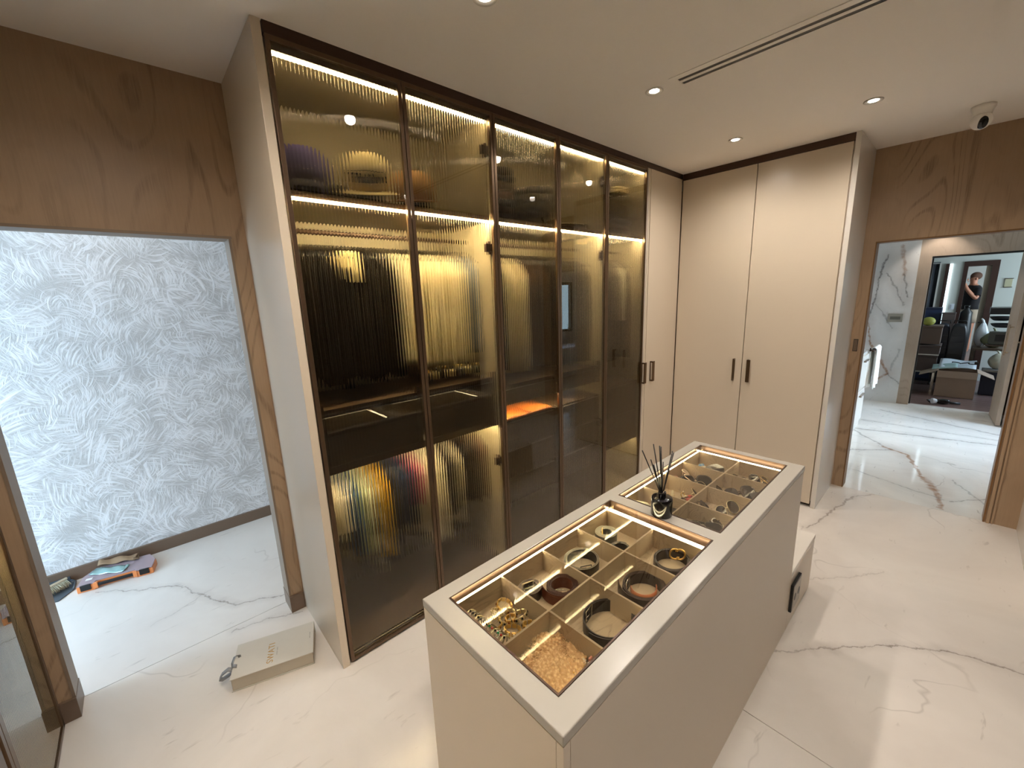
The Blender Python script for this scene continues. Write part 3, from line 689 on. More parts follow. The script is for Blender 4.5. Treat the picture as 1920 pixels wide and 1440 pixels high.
# ================================================================== CLOTHES
def garment(name, label, cat, x, y, zr, L, col, wdt=.205, th=.022, hem=1.0, group=None, flare=0, rot=0, ruf=0, stripe=None, hanger=True, seed=None):
    rnd = random.Random(int(x*1000)+int(zr*100) if seed is None else seed); th *= .74
    if not rot: x += (.055 if zr > 2 else .045)*(x+.476)
    t = thing(name, label, cat, (x, y, zr), group, rot, local=True)
    n, k = 26, 18; ph = [rnd.uniform(0, 6.28) for _ in range(4)]; rings = []
    for i in range(k+1):
        u = i/k; z = -.085-L*u
        if u < .16: wd = wdt*(.26+.74*(u/.16)**.75)
        else: wd = wdt*(1+flare*(u-.16))
        if u < .05: hh = th*.45
        else: hh = th*(.65+.5*min(1, u*3))*(1+flare*.8*u)
        r = []
        for j in range(n):
            a = 2*pi*j/n; amp = .006*min(1, u*2.2)*(1+1.5*ruf*u)
            fold = sin(3*a+ph[0]+1.3*u)*.5+sin(7*a+ph[1]-u*2)*.5
            yy = wd*(abs(cos(a))**.8)*(1 if cos(a) > 0 else -1)
            xx = (abs(sin(a))**.75)*(1 if sin(a) > 0 else -1)*hh+amp*fold
            zz = z+(ruf*.02*sin(5*a+ph[2]) if i == k else 0) - .012*sin(2*a+ph[3])*u
            r.append((xx+.003*sin(u*5+ph[2]), yy+.004*sin(9*u+ph[3]+a), zz))
        rings.append(r)
    mat = cloth('cloth_%d_%d_%d' % col, srgb(*col))
    mb = MB().loft(rings, True); body = mb.build('cloth', [mat], t)
    if stripe:
        body.data.materials.append(cloth('cloth_%d_%d_%d' % stripe[0], srgb(*stripe[0])))
        for f in body.data.polygons:
            if stripe[1](-(f.center.z+.085)/L): f.material_index = 1
    if hanger:
        h = MB().tube([(0, 0, -.06), (0, 0, -.02), (0, .012, -.008), (0, .019, .006), (0, .012, .0165), (0, 0, .0195), (0, -.013, .013)], .0018, 5)
        h.tube([(0, -wdt*.95, -.135), (0, -.05, -.07), (0, 0, -.058), (0, .05, -.07), (0, wdt*.95, -.135)], .004, 5)
        h.build('hanger', M['black'], t)
    return t
BK, BK2, CR, CR2, KH, GR, BR = (14, 12, 12), (22, 18, 16), (228, 214, 182), (210, 196, 160), (190, 174, 132), (112, 118, 128), (58, 38, 26)
ZR = 2.085
for i in range(8):
    garment('hanging_coat', 'black coat in the dark row behind the first reeded glass door', 'coat', .115+i*.052, .345, ZR, .63+.012*(i % 3), BK if i % 2 else BK2, wdt=.205, th=.024, group='black coats behind the first glass door')
garment('hanging_shirt', 'khaki blouse between the black coats, lit from above, first glass door', 'shirt', .295, .34, ZR, .15, KH, wdt=.205, th=.060)
garment('hanging_shirt', 'cream shirt at the right edge behind the first reeded glass door', 'shirt', .545, .345, ZR, .60, CR, wdt=.205, th=.026)
for i in range(6):
    garment('hanging_shirt', ['cream shirt', 'pale olive cream blouse'][i % 2]+' in the light row behind the second reeded glass door', 'shirt', .62+i*.056, .345, ZR, .62+.02*(i % 2), (CR, CR2)[i % 2], wdt=.205, th=.026, group='light shirts behind the second glass door')
garment('hanging_shirt', 'grey-blue shirt last on the rail behind the second glass door', 'shirt', .965, .345, ZR, .58, GR, wdt=.205, th=.026)
garment('hanging_dress', 'black dress at the left behind the third glass door', 'dress', 1.165, .345, ZR, .72, BK, wdt=.20, th=.028)
for i, x in enumerate((1.235, 1.295, 1.352)):
    garment('hanging_robe', 'cream robe in the light group behind the third glass door', 'robe', x, .345, ZR, .74, (CR, CR2, CR)[i], wdt=.205, th=.027, group='cream robes behind the third glass door')
for i, x in enumerate((1.42, 1.475, 1.53, 1.585)):
    garment('hanging_coat', 'dark brown and black coat right of the cream robes behind the third glass door', 'coat', x, .345, ZR, .72, (BR, BK, BR, BK)[i], wdt=.205, th=.026, group='dark coats right of the cream robes')
for i, x in enumerate((1.645, 1.70, 1.755, 1.81, 1.865, 1.92, 1.97)):
    garment('hanging_coat', 'long charcoal coat behind the fourth glass door', 'coat', x, .345, ZR, .76, (22, 20, 19), wdt=.205, th=.028, group='charcoal coats behind the fourth glass door')
for i, x in enumerate((2.20, 2.25, 2.30)):
    garment('hanging_coat', 'olive brown coat at the left of the single glass door', 'coat', x, .345, ZR, .80, (50, 42, 32), wdt=.205, th=.027, group='olive coats behind the single glass door')
garment('hanging_shirt', 'off-white crumpled shirt with a trailing sleeve behind the single glass door', 'shirt', 2.41, .34, ZR, .46, (196, 188, 168), wdt=.205, th=.036, ruf=1)
garment('hanging_coat', 'dark brown coat last on the rail behind the single glass door', 'coat', 2.48, .30+.045, ZR, .80, (38, 31, 26), wdt=.205, th=.027)
garment('hanging_coat', 'dark brown coat left of the off-white shirt behind the single glass door', 'coat', 2.35, .345, ZR, .80, (40, 33, 27), wdt=.205, th=.027)
# lower rail of the first unit
ZL = .935
low = [(.080, (222, 214, 198), .31, 'white shirt with a dark hem, first on the lower rail', 0, ((14, 14, 18), lambda u: u > .82)),
       (.112, (228, 222, 208), .30, 'white blouse between two white shirts on the lower rail', 0, None),
       (.146, (226, 220, 206), .34, 'white shirt second on the lower rail', 0, ((14, 14, 18), lambda u: u > .74)),
       (.190, (36, 76, 128), .40, 'blue denim skirt on the lower rail behind the first glass door', .1, None),
       (.245, (208, 214, 176), .44, 'pale green knitted top on the lower rail', 0, None),
       (.290, (178, 172, 156), .56, 'white and grey striped knitted dress on the lower rail', .15, ((92, 92, 88), lambda u: int(u*28) % 2 == 0 and u > .3)),
       (.345, (214, 168, 52), .50, 'yellow skirt on the lower rail behind the first glass door', .1, None),
       (.395, (30, 26, 24), .46, 'black top left of the navy jeans on the lower rail', 0, None),
       (.445, (34, 50, 84), .36, 'navy jeans hung on the lower rail, left of the pink top', 0, None),
       (.495, (30, 40, 66), .36, 'dark navy trousers hung on the lower rail behind the pink top', 0, None),
       (.540, (150, 60, 92), .26, 'pink top at the end of the lower rail behind the first glass door', 0, None),
       (.625, (224, 212, 190), .54, 'cream ruffled blouse first on the lower rail behind the second glass door', .25, None),
       (.690, (214, 204, 182), .56, 'beige ruffled dress on the lower rail behind the second glass door', .30, None),
       (.755, (14, 13, 16), .40, 'black skirt right of the ruffled dress on the lower rail', 0, None),
       (.805, (204, 192, 168), .50, 'ivory blouse between two black garments on the lower rail', .1, None),
       (.870, (12, 11, 14), .36, 'black quilted vest on the lower rail', 0, None),
       (.930, (16, 14, 18), .40, 'black trousers on the lower rail behind the second glass door', 0, None),
       (.990, (74, 38, 24), .40, 'rust brown top last on the lower rail near the partition', 0, None)]
for i, (x, c, L, lab, fl_, st) in enumerate(low):
    garment('hanging_garment', lab, 'clothing', x, .35, ZL, L, c, wdt=.195-.09*fl_, th=.024, flare=fl_, ruf=1 if 'ruffled' in lab else 0, stripe=st)
# near-left wardrobe
for i in range(7):
    tt = garment('hanging_garment', ('grey-beige', 'black', 'taupe')[i % 3]+' garment in the lit wardrobe at the bottom left edge', 'clothing', LX-.30, .44-i*.075, .96, .42+.05*(i % 3), ((150, 138, 120), BK, (110, 96, 78))[i % 3], wdt=.20, th=.02, group='garments in the near left wardrobe', rot=pi/2)

# ------------------------------------------------------------------ folded things and caps on the top shelves
def folded(name, label, cat, c, w_, d_, h_, col, group=None, seed=0, rot=0, droop=0):
    rnd = random.Random(seed); t = thing(name, label, cat, c, group, rot, local=True)
    rings = []; n = 28; k = 9
    p = [rnd.uniform(0, 6) for _ in range(4)]
    for i in range(k):
        v = i/(k-1); z = h_*(.5-.5*cos(pi*v)); s = .80+.20*sin(pi*v)**.6
        r = []
        for j in range(n):
            a = 2*pi*j/n
            q = (abs(cos(a))**4+abs(sin(a))**4)**-.25
            r.append((w_/2*s*q*cos(a)*(1+.03*sin(3*a+p[0])), d_/2*s*q*sin(a)*(1+.03*sin(4*a+p[1])), z+h_*.12*sin(2*a+p[2])*v-droop*(abs(cos(a))**3)*v))
        rings.append(r)
    MB().loft(rings).build('folded_cloth', cloth('cloth_%d_%d_%d' % col, srgb(*col)), t)
    MB().tube([(w_*.40*cos(x), -d_*.40+.0*x, h_*.5+h_*.2*sin(x)) for x in [pi*i/8 for i in range(9)]], h_*.12, 5).build('fold_edge', cloth('cloth_%d_%d_%d' % col, srgb(*col)), t)
    return t
ST = 2.190
def stack(x, y, w_, d_, cols, names, group, h=.04, seed=0):
    z = ST+.001
    for i, c in enumerate(cols):
        hh = h*(1+.12*sin(i*2+seed)); folded('folded_sweater', names[i], 'sweater', (x+.01*sin(3*i+seed), y+.008*cos(4*i+seed), z), w_*(1-.03*i), d_, hh*.97, c, group, seed+i); z += hh
DKN = [(40, 30, 22), (60, 46, 30), (22, 18, 16), (120, 78, 48), (104, 82, 58), (26, 22, 20), (44, 36, 30)]
nm = ['lowest folded sweater in the left stack of the third door shelf', 'brown folded sweater second from the bottom in the left stack', 'black folded sweater third in the left stack', 'rust folded sweater in the middle of the left stack', 'taupe folded sweater above the rust one in the left stack', 'black folded sweater near the top of the left stack', 'dark folded sweater on top of the left stack']
stack(1.265, .27, .24, .34, DKN, nm, 'folded sweaters in the left stack', .043, 1)
stack(1.60, .27, .26, .34, [(48, 44, 34), (30, 26, 30), (92, 88, 66), (66, 62, 44), (52, 48, 34)], ['lowest dark sweater in the middle stack behind the door frame', 'plum black sweater second in the middle stack', 'olive sweater in the middle of the middle stack', 'dark olive sweater second from the top of the middle stack', 'olive brown sweater on top of the middle stack'], 'folded sweaters in the middle stack', .050, 3)
stack(1.90, .25, .30, .36, [(120, 106, 84), (140, 126, 104)], ['lower beige trousers of the flat pile on the fourth door shelf', 'upper beige trousers of the flat pile on the fourth door shelf'], 'flat beige trousers', .022, 5)
stack(2.415, .28, .44, .38, [(40, 32, 26), (52, 42, 34), (34, 28, 24)], ['lowest dark blanket on the shelf of the single glass door', 'brown blanket second on the shelf of the single glass door', 'top dark blanket on the shelf of the single glass door'], 'dark blankets behind the single glass door', .042, 8)
folded('folded_sweater', 'dark folded knit between the two clear shelves of the single glass door', 'sweater', (2.40, .28, 2.3345), .44, .36, .10, (64, 54, 42), None, 11)
folded('folded_sweater', 'dark purple garment at the left on the top clear shelf', 'sweater', (2.29, .28, 2.4845), .18, .34, .065, (44, 34, 34), None, 12)
folded('folded_sweater', 'pale beige folded knit at the right on the top clear shelf', 'sweater', (2.50, .28, 2.4845), .22, .36, .05, (150, 132, 100), None, 13)
folded('folded_sweater', 'light beige folded scarf on top of the pale knit, highest clear shelf', 'scarf', (2.51, .28, 2.536), .20, .32, .025, (170, 154, 120), None, 14)

def capo(label, c, col, brimcol, rot, s=1.0, tilt=0, group='caps on the top shelf', text=None):
    t = thing('cap', label, 'cap', c, group, rot, local=True)
    R = .088*s
    mat = cloth('cloth_%d_%d_%d' % col, srgb(*col)); bm_ = cloth('cloth_%d_%d_%d' % brimcol, srgb(*brimcol))
    prof = [(R*1.0, .0), (R*1.04, .03*s), (R*1.02, .062*s), (R*.9, .095*s), (R*.66, .118*s), (R*.34, .13*s), (.001, .134*s)]
    mb = MB(); mb.m = Matrix.Rotation(tilt, 4, 'X'); mb.lathe(prof, (0, 0, .012), 24).build('crown', mat, t)
    mb = MB(); mb.m = Matrix.Rotation(tilt, 4, 'X')
    def br(u, v):
        a = (u-.5)*2.0; r = R*(.96+.72*v*cos(a*.95)**.6); return (r*sin(a), -r*cos(a)-(.0), .014+.020*v*0-.011*(a*a)*v+.006)
    mb.sheet(br, 14, 6, .003).build('brim', bm_, t)
    mb = MB(); mb.m = Matrix.Rotation(tilt, 4, 'X'); mb.ball((0, 0, .147*s), (.008, .008, .004), 8, 4).build('button', mat, t)
    if text:
        cu = bpy.data.curves.new('lettering', 'FONT'); cu.body = text; cu.size = .052; cu.align_x = 'CENTER'; cu.extrude = .001; cu.shear = .3; cu.offset = .0018
        o = bpy.data.objects.new('lettering_src', cu); COL.objects.link(o); bpy.context.view_layer.update()
        me = bpy.data.meshes.new_from_object(o.evaluated_get(bpy.context.evaluated_depsgraph_get())); bpy.data.objects.remove(o)
        for v in me.vertices:     # wrap round the crown
            a = v.co.x/(R*1.05); z = .040*s+v.co.y; rr_ = R*(1.045 if z < .075 else 1.0)+v.co.z+.0015
            v.co = Matrix.Rotation(tilt, 4, 'X') @ Vector((rr_*sin(a), -rr_*cos(a), z+.012))
        me.materials.clear(); me.materials.append(M['black']); l = bpy.data.objects.new('lettering', me); COL.objects.link(l); l.parent = t
        mb = MB(); mb.m = Matrix.Rotation(tilt, 4, 'X')
        mb.tube([((R*1.06)*sin(a), -(R*1.06)*cos(a), .079*s+.012+.004*cos(a*5)) for a in [-.7+.1*i for i in range(15)]], .0016, 4).build('lettering_stroke', M['black'], t)
    return t
capo('deep purple cap with a dark band at the left end of the top shelf', (.175, .22, ST+.046), (92, 84, 142), (44, 40, 66), radians(170), 1.28, tilt=radians(6))
capo('dark cap lying under the purple cap', (.185, .24, ST+.001), (40, 36, 48), (34, 30, 40), radians(50), .62)
capo('dark patterned cap lying low between the purple and the cream cap', (.345, .34, ST+.001), (46, 38, 34), (96, 30, 30), radians(20), .80)
capo('cream cap with black script lettering on the top shelf', (.480, .235, ST+.085), (232, 212, 166), (228, 208, 162), radians(-24), 1.22, tilt=radians(24), text='Thailand')
capo('dark green cap under the cream cap on the top shelf', (.480, .27, ST+.001), (34, 40, 34), (60, 30, 26), radians(-10), .78)
capo('light brown cap with a dark lower band behind the second glass door', (.735, .24, ST+.060), (172, 132, 86), (160, 112, 78), radians(-30), 1.12, tilt=radians(14))
capo('black cap under the brown cap behind the second glass door', (.75, .27, ST+.001), (26, 24, 24), (52, 34, 28), radians(35), .74)
# small things on the tray drawers and in the niche
t = thing('pouch', 'flat orange pouch lying in the lit niche behind the third glass door', 'pouch', (1.37, .2, .973)); 
MB().sheet(lambda u, v: (1.15+.44*u, .055+.30*v, .985+.006*sin(9*u)*sin(7*v)), 12, 8, .010).build('leather', plain('orange_leather', srgb(226, 126, 40), .5), t)
B(1.36, .06, .990, 1.38, .35, .9955).build('strap', plain('orange_leather_dark', srgb(180, 92, 26), .5), t)
for i in range(7):
    x = .66+i*.055
    t = thing('perfume_bottle', ('small black flask with gold stopper on the drawers', 'small pale gold flask with black stopper on the drawers')[i % 2]+' behind the second glass door', 'bottle', (x, .12, 1.3105), 'small bottles on the drawer unit')
    MB().lathe([(.001, 0), (.017, .001), (.018, .03+.006*(i % 3)), (.008, .036+.006*(i % 3)), (.007, .044+.006*(i % 3)), (.001, .045+.006*(i % 3))], (x, .12+.02*(i % 2), 1.311), 14).build('flask', (M['black_gloss'], M['palegold'])[i % 2], t)
    MB().lathe([(.009, 0), (.009, .014), (.001, .015)], (x, .12+.02*(i % 2), 1.311+.045+.006*(i % 3)), 12).build('stopper', (M['gold'], M['black'])[i % 2], t)

# ================================================================== THINGS IN THE DISPLAY TRAYS
ZC = .8265
def belt(label, c, R, turns, col, edge, h=.032, dirn=1, start=0, tail=0, buckle='gold', squash=.9, sq_rot=0, stitch=False):
    t = thing('belt', label, 'belt', (c[0], c[1], ZC), 'rolled leather belts in the display trays')
    n = int(36*turns); th_ = .0032; gap = .0014
    lea = plain('leather_%d_%d_%d' % col, srgb(*col), .35, vary=.2, nscale=60)
    edg = plain('leather_%d_%d_%d' % edge, srgb(*edge), .5, vary=.2, nscale=60)
    vs = []; fs = []; mi = []
    for i in range(n+1):
        u = i/n; a = start+dirn*2*pi*turns*u; r = R-(th_+gap)*turns*u
        if tail and i < 8: r += tail*(1-i/8)**2
        ct, st_ = cos(a), sin(a)*squash
        x_, y_ = r*ct, r*st_; x2_, y2_ = (r-th_)*ct, (r-th_)*st_
        def rt(x, y): return (c[0]+x*cos(sq_rot)-y*sin(sq_rot), c[1]+x*sin(sq_rot)+y*cos(sq_rot))
        o1, o2 = rt(x_, y_), rt(x2_, y2_); z0, z1 = ZC+.0005, ZC+h
        vs += [(*o1, z0), (*o1, z1), (*o2, z1), (*o2, z0)]
        if i:
            b0 = 4*(i-1)
            fs += [(b0, b0+4, b0+5, b0+1), (b0+1, b0+5, b0+6, b0+2), (b0+2, b0+6, b0+7, b0+3), (b0+3, b0+7, b0+4, b0)]; mi += [0, 1, 0, 0]
    fs += [(0, 1, 2, 3), (4*n, 4*n+3, 4*n+2, 4*n+1)]; mi += [1, 1]
    mb = MB().add(vs, fs); o = mb.build('strap', [lea, edg], t)
    for p, k in zip(o.data.polygons, mi): p.material_index = k
    if stitch:
        sb = MB()
        for i in range(0, 60):
            a = 2*pi*i/60; x, y = (R+.0006)*cos(a), (R+.0006)*sin(a)*squash
            for zz in (ZC+.004, ZC+h-.004): sb.ball((c[0]+x, c[1]+y, zz), .0009, 4, 3)
        q = sb.build('stitching', plain('pale_thread', srgb(200, 150, 110), .7), t); q['kind'] = 'stuff'
    if buckle:
        a = start+dirn*2*pi*turns; r = R-(th_+gap)*turns-.006; bx, by = c[0]+r*cos(a), c[1]+r*sin(a)*squash
        mt = M[buckle]; tg_ = Vector((-sin(a), cos(a)*squash, 0)).normalized()
        P_ = [Vector((bx, by, ZC+.003))-tg_*.019, Vector((bx, by, ZC+.003))+tg_*.019, Vector((bx, by, ZC+h+.003))+tg_*.019, Vector((bx, by, ZC+h+.003))-tg_*.019]
        MB().tube(P_, .0019, 6, closed=True).build('buckle', mt, t)
        MB().tube([Vector((bx, by, ZC+h/2))-tg_*.019, Vector((bx, by, ZC+h/2))+tg_*.021], .0013, 5).build('prong', mt, t)
    return t
belt('small dark brown rolled belt with a pale buckle, left of the red-brown belt', (.300, -1.015), .040, 3.2, (44, 30, 24), (96, 76, 60), dirn=-1, start=2.5, buckle='palegold')
belt('red-brown stitched leather belt rolled beside the dark brown one', (.372, -1.083), .056, 4.3, (96, 40, 22), (62, 30, 22), h=.038, start=2.0, tail=.02, buckle='silver', stitch=True)
belt('large black belt with pale edges rolled in the third compartment', (.520, -1.045), .066, 2.6, (22, 20, 20), (150, 140, 118), h=.036, start=.4, buckle='black')
belt('grey-green belt coiled tightly with a small gold buckle, far left compartment', (.715, -1.010), .046, 5.2, (92, 90, 78), (170, 162, 136), h=.036, start=1, buckle='gold')
belt('small black glossy belt rolled next to the grey-green belt', (.672, -1.098), .043, 2.2, (20, 17, 17), (92, 84, 70), h=.028, start=0, buckle='silver')
belt('wide plain black belt in a large loose ring, near right compartment', (.362, -1.262), .080, 1.8, (24, 20, 20), (58, 50, 46), h=.038, start=pi*.97, tail=.003, buckle='silver')
belt('dark brown belt with a tan lining rolled in the compartment beyond the black belt', (.548, -1.262), .073, 3.0, (40, 28, 24), (72, 54, 44), h=.038, start=1.9, tail=.014, buckle='silver')
t = thing('belt_lining', 'tan leather strap end curled inside the dark brown belt', 'strap', (.55, -1.262, ZC))
MB().sheet(lambda u, v: (.548+.043*cos(2.2+3.4*u), -1.262+.038*sin(2.2+3.4*u), ZC+.002+.032*v), 18, 2, .002).build('leather', plain('tan_leather', srgb(190, 116, 76), .45), t)
gb = belt('dark brown belt with a large gold double-G buckle', (.728, -1.262), .067, 2.4, (34, 24, 20), (50, 38, 30), h=.036, start=2.9, buckle=None)
for s_, dx in ((1, -.006), (-1, .008)):
    pts = []
    cxg, cyg, czg = .748, -1.270, ZC+.044
    for i in range(19):
        a = radians(50+i*15)
        u_ = s_*(.018*cos(a))+dx*1.2; v_ = .025*sin(a)*(1 if s_ == 1 else -1)
        pts.append((cxg+u_*.55, cyg-u_*.85*.0+u_*.75*-1, czg+.004+v_*.75+.000))
    pts.append((pts[-1][0]+s_*-.006*.6, pts[-1][1]+s_*.006*.75, pts[-1][2]))
    MB().tube(pts, .0030, 7).build('letter_g', M['gold'], gb)
# gold link bracelets
def bracelet(label, c, R, n, mat, gem, size, tilt, rz, group, z=0, squash=1):
    t = thing('bracelet', label, 'bracelet', (c[0], c[1], ZC), group)
    Mx = Matrix.Translation((c[0], c[1], ZC+size*.75+z)) @ Matrix.Rotation(rz, 4, 'Z') @ Matrix.Rotation(tilt, 4, 'X')
    lk = None
    for i in range(n):
        a = 2*pi*i/n; mb = MB(); s_ = size/2
        mb.m = Mx @ Matrix.Translation((R*cos(a), R*squash*sin(a), 0)) @ Matrix.Rotation(a+pi/2, 4, 'Z')
        mb.box(-s_, -s_*.35, -s_, s_, s_*.35, s_)
        o = mb.build('link', mat, t, bevel=size*.12, seg=1)
        if gem is not None:
            g = MB(); g.m = mb.m; g.ball((0, -s_*.42, 0), (s_*.55, s_*.4, s_*.55), 8, 4); g.build('gem', gem, o)
    return t
amber = plain('amber_gem', srgb(130, 74, 34), .1); onyx = plain('onyx_gem', srgb(18, 22, 20), .08); pearl = plain('pearl', srgb(228, 210, 176), .25)
grp = 'chunky gold gem bracelets in the near compartment'
for c_, R_, n_, mt_, gm_, sz_, ti_, rz_, z_, lb_ in [
    ((.205, -1.000), .022, 9, 'gold', amber, .0135, .3, .3, .002, 'thick gold bracelet of square amber links, farthest of the heap'),
    ((.182, -1.040), .024, 10, 'palegold', onyx, .0135, -.25, 1.1, .004, 'gold bracelet of square onyx links in the heap centre'),
    ((.160, -1.085), .022, 9, 'gold', pearl, .013, .25, 2.0, .002, 'gold and pearl bracelet at the near right of the heap'),
    ((.200, -1.070), .023, 9, 'palegold', onyx, .013, -.45, .2, .014, 'pale gold bracelet with dark stones lying highest on the heap'),
    ((.142, -1.030), .019, 8, 'gold', amber, .012, .2, .9, .002, 'gold bracelet with brown gems at the left of the heap'),
    ((.168, -1.012), .018, 8, 'palegold', pearl, .012, .5, 1.9, .012, 'pale gold pearl bracelet on the far side of the heap'),
    ((.206, -1.108), .020, 8, 'gold', onyx, .013, .3, 2.4, .003, 'gold onyx bracelet nearest the tray cross divider'),
    ((.175, -1.062), .014, 6, 'gold', amber, .012, -.2, .5, .016, 'small gold amber bracelet inside the heap')]:
    bracelet(lb_, c_, R_, n_, M[mt_], gm_, sz_, ti_, rz_, 'chunky gold gem bracelets in the near compartment', z_)
grp = 'silver coil bangles in a row'
for i in range(13):
    y = -.975-i*.0115; x = .098+.0006*i
    t = thing('bangle', 'thin silver bangle standing in the row along the near rim', 'bracelet', (x, y, ZC), grp)
    MB().tube([(x+.0205*cos(a), y+.004*sin(a), ZC+.022+.0205*sin(a)) for a in [2*pi*k/20 for k in range(20)]], .0022, 5, closed=True).build('ring', M['silver'] if i % 3 else M['palegold'], t)
    gm = MB(); gm.ball((x, y, ZC+.0435), .0035, 6, 4); gm.build('gem', (onyx, plain('green_gem', srgb(40, 150, 90), .1), plain('red_gem', srgb(170, 50, 40), .1))[i % 3 if i > 5 else 0], t)
# crocheted lace pieces
lacem, nt, b = newmat('beige_crochet_lace')
v = pos(nt); vo = N(nt, 'ShaderNodeTexVoronoi', {'Vector': v, 'Scale': 130})
nt.links.new(ramp(nt, vo.outputs['Distance'], [(.1, srgb(240, 206, 156)), (.6, srgb(200, 160, 112))]), b.inputs['Base Color']); b.inputs['Roughness'].default_value = .85
bump(nt, b, vo.outputs['Distance'], .8, .004)
def lace(label, c, w_, l_, rz, seed, z0):
    t = thing('lace_collar', label, 'lace', (c[0], c[1], ZC), 'beige crocheted lace collars')
    Mx = Matrix.Translation((c[0], c[1], ZC+z0)) @ Matrix.Rotation(rz, 4, 'Z')
    def fn(u, v_):
        e = min(u, 1-u, v_, 1-v_)*9; ed = max(0, 1-e)
        a = math.atan2(v_-.5, u-.5); sc_ = 1+.06*sin(a*17)*ed
        x, y = (u-.5)*w_*sc_, (v_-.5)*l_*sc_
        z = .010+.010*noise.noise(Vector((x*38, y*38, seed)))+.004*sin(x*420+seed)*sin(y*330)+.006*sin(v_*3.1)*sin(u*3.1)
        return Mx @ Vector((x, y, max(.0015, z)))
    MB().sheet(fn, 44, 44, .002).build('lace', lacem, t)
    rim = MB()
    for i in range(44):
        a = 2*pi*i/44; ca, sa = cos(a), sin(a); q = 1/max(abs(ca), abs(sa)); p = Mx @ Vector((ca*q*w_*.5, sa*q*l_*.5, .010+.004*sin(i)))
        rim.tube([p+Vector((.0045*cos(k*pi/4), .0045*sin(k*pi/4), .0015*sin(k+i))) for k in range(8)], .0013, 4, closed=True)
    r_ = rim.build('scallop_edge', lacem, t); r_['kind'] = 'stuff'
lace('beige crocheted lace collar spread over the nearest right compartment', (.160, -1.235), .150, .145, .4, 1, .006)
lace('second beige lace collar folded over the first one', (.135, -1.262), .115, .110, .2, 5, .020)
lace('small beige lace collar at the divider side', (.185, -1.200), .070, .080, .8, 9, .014)
# blossom necklace and other small pieces in the near corner
t = thing('blossom_necklace', 'necklace of small white and gold blossoms by the near right rim', 'necklace', (.190, -1.315, ZC))
rnd = random.Random(3); petals = [MB(), MB(), MB()]
for i in range(34):
    px_, py_, pz_ = .175+rnd.uniform(-.030, .040), -1.312+rnd.uniform(-.020, .026), ZC+.008+rnd.uniform(0, .020)
    if i % 3 == 0: petals[1].ball((px_, py_, pz_+.003), .0028, 6, 4)
    for k in range(5):
        a = k*1.257+i; petals[0 if i % 4 else 2].ball((px_+.0042*cos(a), py_+.0042*sin(a), pz_), (.003, .003, .0014), 6, 3)
for mb, nme, mt in zip(petals, ('white_petals', 'gold_centres', 'green_petals'), (plain('white_enamel', srgb(238, 232, 214), .2), M['gold'], plain('grey_green_enamel', srgb(120, 126, 104), .2))):
    o = mb.build(nme, mt, t); o['kind'] = 'stuff'
t = thing('eraser_card', 'small pink card tag standing near the right rim', 'tag', (.232, -1.300, ZC)); MB().box(.222, -1.302, ZC+.0, .243, -1.298, ZC+.030).build('card', plain('pink_card', srgb(222, 156, 138), .6), t)
t = thing('hair_clip', 'dark grey shell hair clip in the nearest corner of the tray', 'hair clip', (.085, -1.322, ZC))
MB().ball((.090, -1.312, ZC+.014), (.030, .018, .013), 20, 10).build('shell', plain('grey_shell', srgb(70, 72, 72), .15, vary=.5, nscale=90), t)
MB().tube([(.07, -1.322, ZC+.024), (.09, -1.326, ZC+.026), (.115, -1.318, ZC+.018)], .0022, 6).build('silver_bar', M['silver'], t)
t = thing('beaded_bracelet', 'dark red beaded bracelet between the lace and the blossom necklace', 'bracelet', (.145, -1.300, ZC))
mb = MB()
for i in range(22):
    a = 2*pi*i/22; mb.ball((.140+.022*cos(a), -1.298+.018*sin(a), ZC+.016+.005*sin(2*a)), .0042, 7, 5)
o = mb.build('beads', plain('garnet', srgb(84, 32, 36), .15), t); o['kind'] = 'stuff'

def glasses(label, c, rz, fcol, lcol, s=1.0, metal=False, folded_=True, tilt=.0, z=0):
    s *= 1.22
    t = thing('sunglasses', label, 'sunglasses', (c[0], c[1], ZC), 'sunglasses in the far display tray')
    fm = M[fcol] if isinstance(fcol, str) else plain('frame_%d_%d_%d' % fcol, srgb(*fcol), .2)
    lm = plain('lens_%d_%d_%d' % lcol, srgb(*lcol), .05, coat=.5)
    Mx = Matrix.Translation((c[0], c[1], ZC+.026*s+z)) @ Matrix.Rotation(rz, 4, 'Z') @ Matrix.Rotation(radians(78)+tilt, 4, 'X')
    for sg in (-1, 1):
        mb = MB(); mb.m = Mx
        ring = [(sg*.033*s+.027*s*(abs(cos(a))**.85)*(1 if cos(a) > 0 else -1), .022*s*(abs(sin(a))**.85)*(1 if sin(a) > 0 else -1)-.003*s*cos(a)*sg, -.006*s*(1-abs(cos(a)))) for a in [2*pi*k/24 for k in range(24)]]
        rm = mb.tube(ring, (.0012 if metal else .0024)*s, 6, closed=True).build('rim', fm, t)
        l = MB(); l.m = Mx; l.loft([[(p[0], p[1], p[2]-.0006) for p in ring], [(p[0], p[1], p[2]+.0006) for p in ring]], False); l.build('lens', lm, rm)
        tb = MB(); tb.m = Mx
        if folded_: pts = [(sg*.061*s, .006*s, -.001), (sg*.064*s, .006*s, -.012*s), (sg*.03*s, .004*s, -.016*s-.004*(sg+1)), (-sg*.045*s, -.004*s, -.018*s-.004*(sg+1))]
        else: pts = [(sg*.061*s, .006*s, -.001), (sg*.064*s, .006*s, -.012*s), (sg*.063*s, .006*s, -.09*s), (sg*.060*s, -.010*s, -.125*s)]
        tb.tube(pts, .0016*s, 6).build('temple', fm, t)
    mb = MB(); mb.m = Mx; mb.tube([(-.008*s, .004*s, -.003), (0, .008*s, 0), (.008*s, .004*s, -.003)], .002*s, 6).build('bridge', fm, t)
    return t
